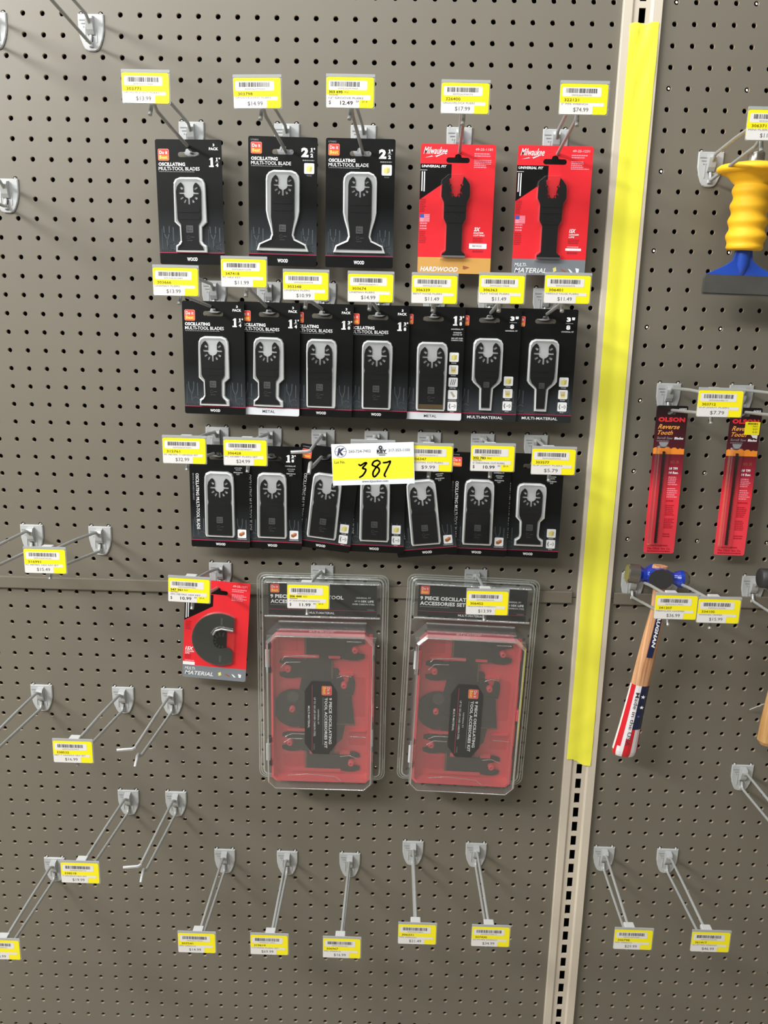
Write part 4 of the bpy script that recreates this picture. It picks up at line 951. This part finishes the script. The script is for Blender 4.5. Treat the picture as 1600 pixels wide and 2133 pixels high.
# ================================================================ SCROLL SAW BLADE PACKS
OLR = ramp_mat('saw_card_print', [(0, (238, 66, 80)), (.42, (232, 52, 66)), (.56, (150, 30, 50)), (.72, (78, 22, 34)), (1, (16, 12, 14))], -.2125, 0, .35)
ORG = mat('saw_card_orange', (236, 140, 44), .45)
def saw_pack(loc, rot, sku, label, tag_=False):
    t = thing('saw_blade_pack', loc, rot, label, 'saw blade pack', 'red and black scroll saw blade packs')
    g = Geo(); W = 43.5; x0 = -W / 2
    g.poly([rrect(x0, 0, W / 2, 212.5, 3), rrect(-6, 8, 5, 12.5, 2)], .6, OLR, .6)
    g.text(sku, 8.5, 3.2, W / 2 - 2.4, 6.6, .8, TXTW, .03, .15)
    OR2 = mat('saw_red_letter', (222, 44, 52), .5); OR3 = mat('saw_orange_letter', (232, 156, 74), .5)
    g.text('OLSON', x0 + 3.5, 16, W / 2 - 3, 22.6, .8, OR2, .06); g.text('Reverse', x0 + 4, 26, x0 + 34, 32.6, .8, OR3, .02, .4); g.text('Tooth', x0 + 4.5, 34.6, x0 + 25.5, 40.8, .8, OR3, .02, .4)
    g.text('Scroll Saw', x0 + 4, 43.6, x0 + 26, 47, .8, TXTG, .01, .15); g.text('Blades', x0 + 28, 43.6, x0 + 40.6, 47, .8, TXTW, .04, .15); g.dashes(x0 + 4, 49, x0 + 22, 50, 1, .8, TXTG, .1)
    g.poly([disc(x0 + 14, 51, 6.5, 12, 0, 180)], .75, TXTG)
    top = [(x0 + .1, 60)]
    rn = random.Random(3)
    for i in range(1, 14): top.append((x0 + W * i / 14, 59 + rn.uniform(-1.2, 1.8)))
    top.append((W / 2 - .1, 60)); g.poly([top + [(W / 2 - .1, 68), (x0 + .1, 68)]], .75, ORG)
    g.text('NO. 2R', x0 + 26, 77, x0 + 38, 81, .8, mat('saw_brown_letter', (150, 92, 56), .5)); g.text('10 TPI', x0 + 25, 86.5, x0 + 37, 90, .8, TXTW, .04, .1); g.text('14 Rev.', x0 + 25, 92.5, x0 + 38.5, 96, .8, TXTW, .04, .1)
    g.dashes(x0 + 25, 100, x0 + 40.5, 112, 5, .8, FLAGP, .3); g.dashes(x0 + 25, 116.5, x0 + 41, 130, 5, .8, FLAGP, .3)
    for a, b, n in ((134, 136, 1), (141, 156, 6), (161, 175, 6), (183, 188, 2)): g.dashes(x0 + 25, a, x0 + 39, b, n, .8, DRED, .3)
    g.dashes(x0 + 5, 200, x0 + 34, 202, 1, .8, DRED, .1); g.text('The Olson Saw Co.', x0 + 4.5, 204, x0 + 38, 207, .8, DRED, .03, .15); g.dashes(x0 + 5, 208.6, x0 + 39, 210.4, 1, .8, DRED, .05)
    g.build('card', t)
    b = Geo(); ol = rrect(-18, 56, 2, 203, 5); ins = inset(ol, 2.0); n = len(ol)
    for i in range(n):
        j = (i + 1) % n
        b.add([(p[0] * .001, -hh * .001, -p[1] * .001) for p, hh in ((ol[i], .7), (ol[j], .7), (ins[j], 4.0), (ins[i], 4.0))], [(0, 1, 2, 3)], CLAM, True)
    b.poly([ins], 4.0, CLR); b.tube(T3([(-14, 60), (-14, 200)], 4), .0009, CLAM, 6); b.build('blister', t)
    s = Geo(); rn = random.Random(5); BR = mat('saw_blade_dark', (40, 26, 22), .4, .3)
    pts = [(-6.8, 64)]; 
    L_ = []; v = 64
    while v < 195: L_ += [(-5.6 + rn.uniform(-.2, .2), v), (-4.4 + rn.uniform(-.2, .5), v + 1.5)]; v += 3
    s.poly([[(-8.2, 64)] + L_ + [(-5.4, 197), (-8.2, 197)]], 2.4, BR, 1.2); s.build('saw_blade', t)
    if tag_:
        p = Geo(); p.rect(0, 19.5, 20.5, 37.5, 1.2, YEL, .6, .3); p.dashes(3.5, 21, 17, 23, 1, 1.35, INKO, 0)
        for i, tx in enumerate(('MAY', '$29', '8.49')): p.text(tx, 11, 24.4 + i * 4, 17.5, 26.8 + i * 4, 1.35, INKO)
        p.poly([[(8.5, 37), (19, 36.6), (18.6, 43.5), (15, 41.6), (13, 42), (11, 39.6)]], 1.0, WHI, .2); p.build('sticker', t)
    return t
saw_pack((.9055, -.026, -.4842), (0, R(-.1), 0), '44302', 'narrow red and black scroll saw blade pack without sticker, left of the two')
saw_pack((1.0080, -.026, -.4845), (0, R(.3), 0), '44303', 'narrow red and black scroll saw blade pack with a small yellow price sticker', True)

# ================================================================ BALL-PEEN HAMMER
WOODH = None
def wood(name, a, b):
    m = bpy.data.materials.new(name); m.use_nodes = True; nt = m.node_tree; p = nt.nodes['Principled BSDF']; p.inputs['Roughness'].default_value = .42
    tc = nt.nodes.new('ShaderNodeTexCoord'); mp = nt.nodes.new('ShaderNodeMapping'); mp.inputs['Scale'].default_value = (260, 260, 9)
    n = nt.nodes.new('ShaderNodeTexNoise'); n.inputs['Scale'].default_value = 1.0; n.inputs['Detail'].default_value = 6; cr = nt.nodes.new('ShaderNodeValToRGB')
    cr.color_ramp.elements[0].position = .35; cr.color_ramp.elements[0].color = L3(a); cr.color_ramp.elements[1].position = .65; cr.color_ramp.elements[1].color = L3(b)
    nt.links.new(tc.outputs['Object'], mp.inputs[0]); nt.links.new(mp.outputs[0], n.inputs['Vector']); nt.links.new(n.outputs['Fac'], cr.inputs[0]); nt.links.new(cr.outputs[0], p.inputs['Base Color'])
    return m
WOODH = wood('hickory', (176, 122, 82), (222, 172, 130)); WOODK = wood('ash_handle', (170, 124, 72), (206, 164, 108))
BLUE = mat('hammer_blue_paint', (24, 52, 158), .25, 0, .5, None, .3); FORG = mat('forged_dark_steel', (128, 124, 118), .24, .75); FORG2 = mat('forged_scale', (66, 66, 66), .5, .5)
NAVY2 = mat('handle_navy', (14, 26, 66), .4)
def handle_geo(g, pts, rx, ry, mf, n=20):
    vs = []
    for (x, y, z), a, b in zip(pts, rx, ry):
        for k in range(n): t_ = 2 * math.pi * k / n; vs.append((x + a * math.cos(t_), y + b * math.sin(t_), z))
    for i in range(len(pts) - 1):
        for k in range(n):
            l = (k + 1) % n; f = [i * n + k, i * n + l, (i + 1) * n + l, (i + 1) * n + k]
            g.add([vs[q] for q in f], [(0, 3, 2, 1)], mf(i, k), True)
    g.add(vs[-n:], [tuple(range(n))], mf(len(pts) - 2, 0)); g.add(vs[:n], [tuple(range(n))], mf(0, 0))
HP = Vector((.8985, -.060, -.7215))
t = thing('ball_peen_hammer', HP, (0, R(5.2), 0), 'ball-peen hammer with blue painted head, wooden handle and flag pattern grip', 'hammer')
g = Geo()
prof = [(0, -.0445), (.0118, -.0445), (.0136, -.043), (.0136, -.0285), (.0128, -.0275), (.0098, -.0235), (.0092, -.018), (.0125, -.010), (.0135, 0), (.0120, .010), (.0090, .016), (.0078, .0205), (.0092, .0245), (.0118, .029), (.0124, .034), (.0108, .0395), (.0066, .0432), (0, .0445)]
def hm(i): return FORG if i < 3 or i >= 14 else BLUE
g.lathe(prof, BLUE, 24, 'X', (0, 0, 0), hm)
oc = [(.0175 * math.cos(R(a)), .0150 * math.sin(R(a))) for a in range(0, 360, 30)]
g.poly([[(x * 1000, -z * 1000) for x, z in oc]], 13.9, FORG2, 27.8, BLUE)
g.build('head', t)
g = Geo(); zs = [.016, .010, -.02, -.05, -.09, -.13, -.165, -.172, -.20, -.235, -.262, -.276, -.282]
rx = [.0105, .0112, .0100, .0105, .0122, .0132, .0136, .0137, .0146, .0160, .0176, .0184, .0160]; ry = [.0070, .0080, .0080, .0075, .0082, .0092, .0100, .0101, .0108, .0116, .0124, .0122, .0095]
zs = [z * 1.02 for z in zs]; pts = [(.0105 * max(0, min(1, -z / .03)) - .0040 * max(0, -z) / .28, .018 * max(0, -z) / .28, z) for z in zs]
GR, GW = mat('grip_red', (206, 26, 40), .35), mat('grip_white', (228, 224, 228), .35)
def hmf(i, k): return WOODH
pa, pb = pts[:7], pts[6:]
handle_geo(g, pa, rx[:7], ry[:7], hmf)
hd_ = g.build('handle', t)
g = Geo()                                   # printed blue stripe following the handle front
g.poly([[(7.6, 34), (15.6, 34), (15.4, 80), (13.6, 122), (5.6, 122), (6.8, 80)]], 0, NAVY2, 1.6)
g.text('VAUGHAN', 8.8, 50, 13.8, 106, .1, TXTW, .05, .2, 90)
o = g.build('handle_label', hd_); o.location = (0, -.0080, 0); o.rotation_euler = (R(2.73), 0, 0)
g = Geo()
# rolled star-and-stripe wrap: stripes run along the grip, blue field at upper right
def gmf(i, k):
    a = (k + .5) * 18 % 360
    if 262 < a < 350 and i < 4: return NAVY2
    return [GR, GW][int(((a + 8 + i * 6) % 360) // 36) % 2]
n2 = 10; PB, RX, RY = [], [], []
for i in range(n2 + 1):
    u = i / n2 * (len(pb) - 1); a = min(int(u), len(pb) - 2); f = u - a
    PB.append(tuple(pb[a][q] * (1 - f) + pb[a + 1][q] * f for q in range(3))); RX.append((rx[6 + a] * (1 - f) + rx[7 + a] * f) * 1.02); RY.append((ry[6 + a] * (1 - f) + ry[7 + a] * f) * 1.02)
def gmf2(i, k):
    a = (k + .5) * 18
    if a > 180 and 275 < a < 352 and i < 5: return NAVY2
    return [GR, GW][int(((a + i * 2) % 360) // 34) % 2]
handle_geo(g, PB, RX, RY, gmf2)
gp = g.build('grip', t)
g = Geo()
def star(cx, cv, r): return [(cx + (r if i % 2 == 0 else r * .42) * math.sin(R(36 * i)), cv - (r if i % 2 == 0 else r * .42) * math.cos(R(36 * i))) for i in range(10)]
g.poly([star(12.0, 184, 3.4)], .4, TXTW); g.poly([star(13.2, 201, 3.2)], .2, TXTW); g.poly([star(11.5, 216, 2.4)], 0, mat('faded_star', (70, 90, 150), .5))
g.text('Made in the USA', .6, 178, 6.4, 266, .5, INKB, .01, .0, 90)
o = g.build('grip_print', gp); o.location = (0, -.0086, 0); o.rotation_euler = (R(2.26), 0, 0)

# second hammer at the right edge
t = thing('wooden_hammer', (1.1010, -.058, -.7215), (0, R(1.2), 0), 'hammer with dark steel head and plain wooden handle, cut by the right edge', 'hammer')
g = Geo(); g.lathe([(0, -.060), (.0125, -.060), (.0140, -.0585), (.0140, -.040), (.0095, -.032), (.0105, -.016), (.0130, -.010), (.0130, .014), (.009, .022), (.006, .05), (0, .052)], FORG2, 24, 'X'); g.build('head', t)
g = Geo(); handle_geo(g, [(-.001, 0, .014), (-.001, 0, -.03), (0, .004, -.10), (-.001, .008, -.17), (-.003, .011, -.226), (-.004, .012, -.255), (-.004, .012, -.2615)], [.011, .0115, .0150, .0168, .0178, .0174, .0125], [.008, .008, .010, .0125, .014, .0135, .010], lambda i, k: WOODK); g.build('handle', t)
g = Geo(); q = at(1562, 1478, .012); q2 = at(1592, 1466, .03); g.tube([q, q2], .0009, WIREW, 6); tag(g.build('thin_wire'), 'short thin white wire sticking out beside the wooden hammer handle', 'wire')

# ================================================================ CHISEL WITH HAND GUARD
YG = mat('guard_yellow', (250, 190, 30), .62, noise=(90, .06)); CB = mat('chisel_blue', (34, 74, 176), .35, 0, .5, None, .2); CS = mat('chisel_steel', (108, 108, 104), .42, .7, noise=(40, .2))
CP = at(1572, 352, .062)
t = thing('brick_chisel', CP, (0, R(1.0), 0), 'wide brick chisel with yellow ribbed hand guard and blue body, at the right edge', 'chisel')
g = Geo(); pr_ = [(.006, .008), (.014, .0085), (.034, .0050), (.0430, .0030), (.0458, .0008), (.0465, -.0020), (.0450, -.0048), (.038, -.0065), (.0300, -.0110), (.0255, -.0160)]
for i in range(41): u = i / 40.; pr_.append((.0228 + .0014 * u - .0015 * math.cos(u * 8 * math.pi + .6), -.0190 - .0740 * u))
z = -.0930
pr_ += [(.0235, z - .003), (.0210, z - .0055), (.0110, z - .0062)]
g.lathe([(r_ * .98, h_) for r_, h_ in pr_], YG, 28); zb = z - .0060
g.build('hand_guard', t)
g = Geo(); g.lathe([(0, .020), (.0095, .020), (.0105, .018), (.0105, .004)], FORG, 16); g.build('striking_head', t)
g = Geo(); ze = zb * 1000
s2 = [(-9.5, ze + 4), (9.5, ze + 4), (10, ze), (12, ze - 12), (21, ze - 19), (37, ze - 27), (45, ze - 31), (-45, ze - 31), (-37, ze - 27), (-21, ze - 19), (-12, ze - 12), (-10, ze)]
g.poly([[(x, -v) for x, v in s2]], 3.5, CB, 7)
g.lathe([(.0085, ze / 1000 + .004), (.0085, ze / 1000 - .018), (.0045, ze / 1000 - .030), (0, ze / 1000 - .032)], CB, 16); g.build('body', t)
g = Geo(); zc = -(ze - 31); g.poly([[(-45, zc), (45, zc), (47, zc + 5), (47, zc + 23), (-47, zc + 23), (-47, zc + 5)]], 3.4, CS, 6.8)
g.poly([[(-47, zc + 23), (47, zc + 23), (47, zc + 25.5), (-47, zc + 25.5)]], 1.5, CS, 3); g.build('cutting_edge', t)
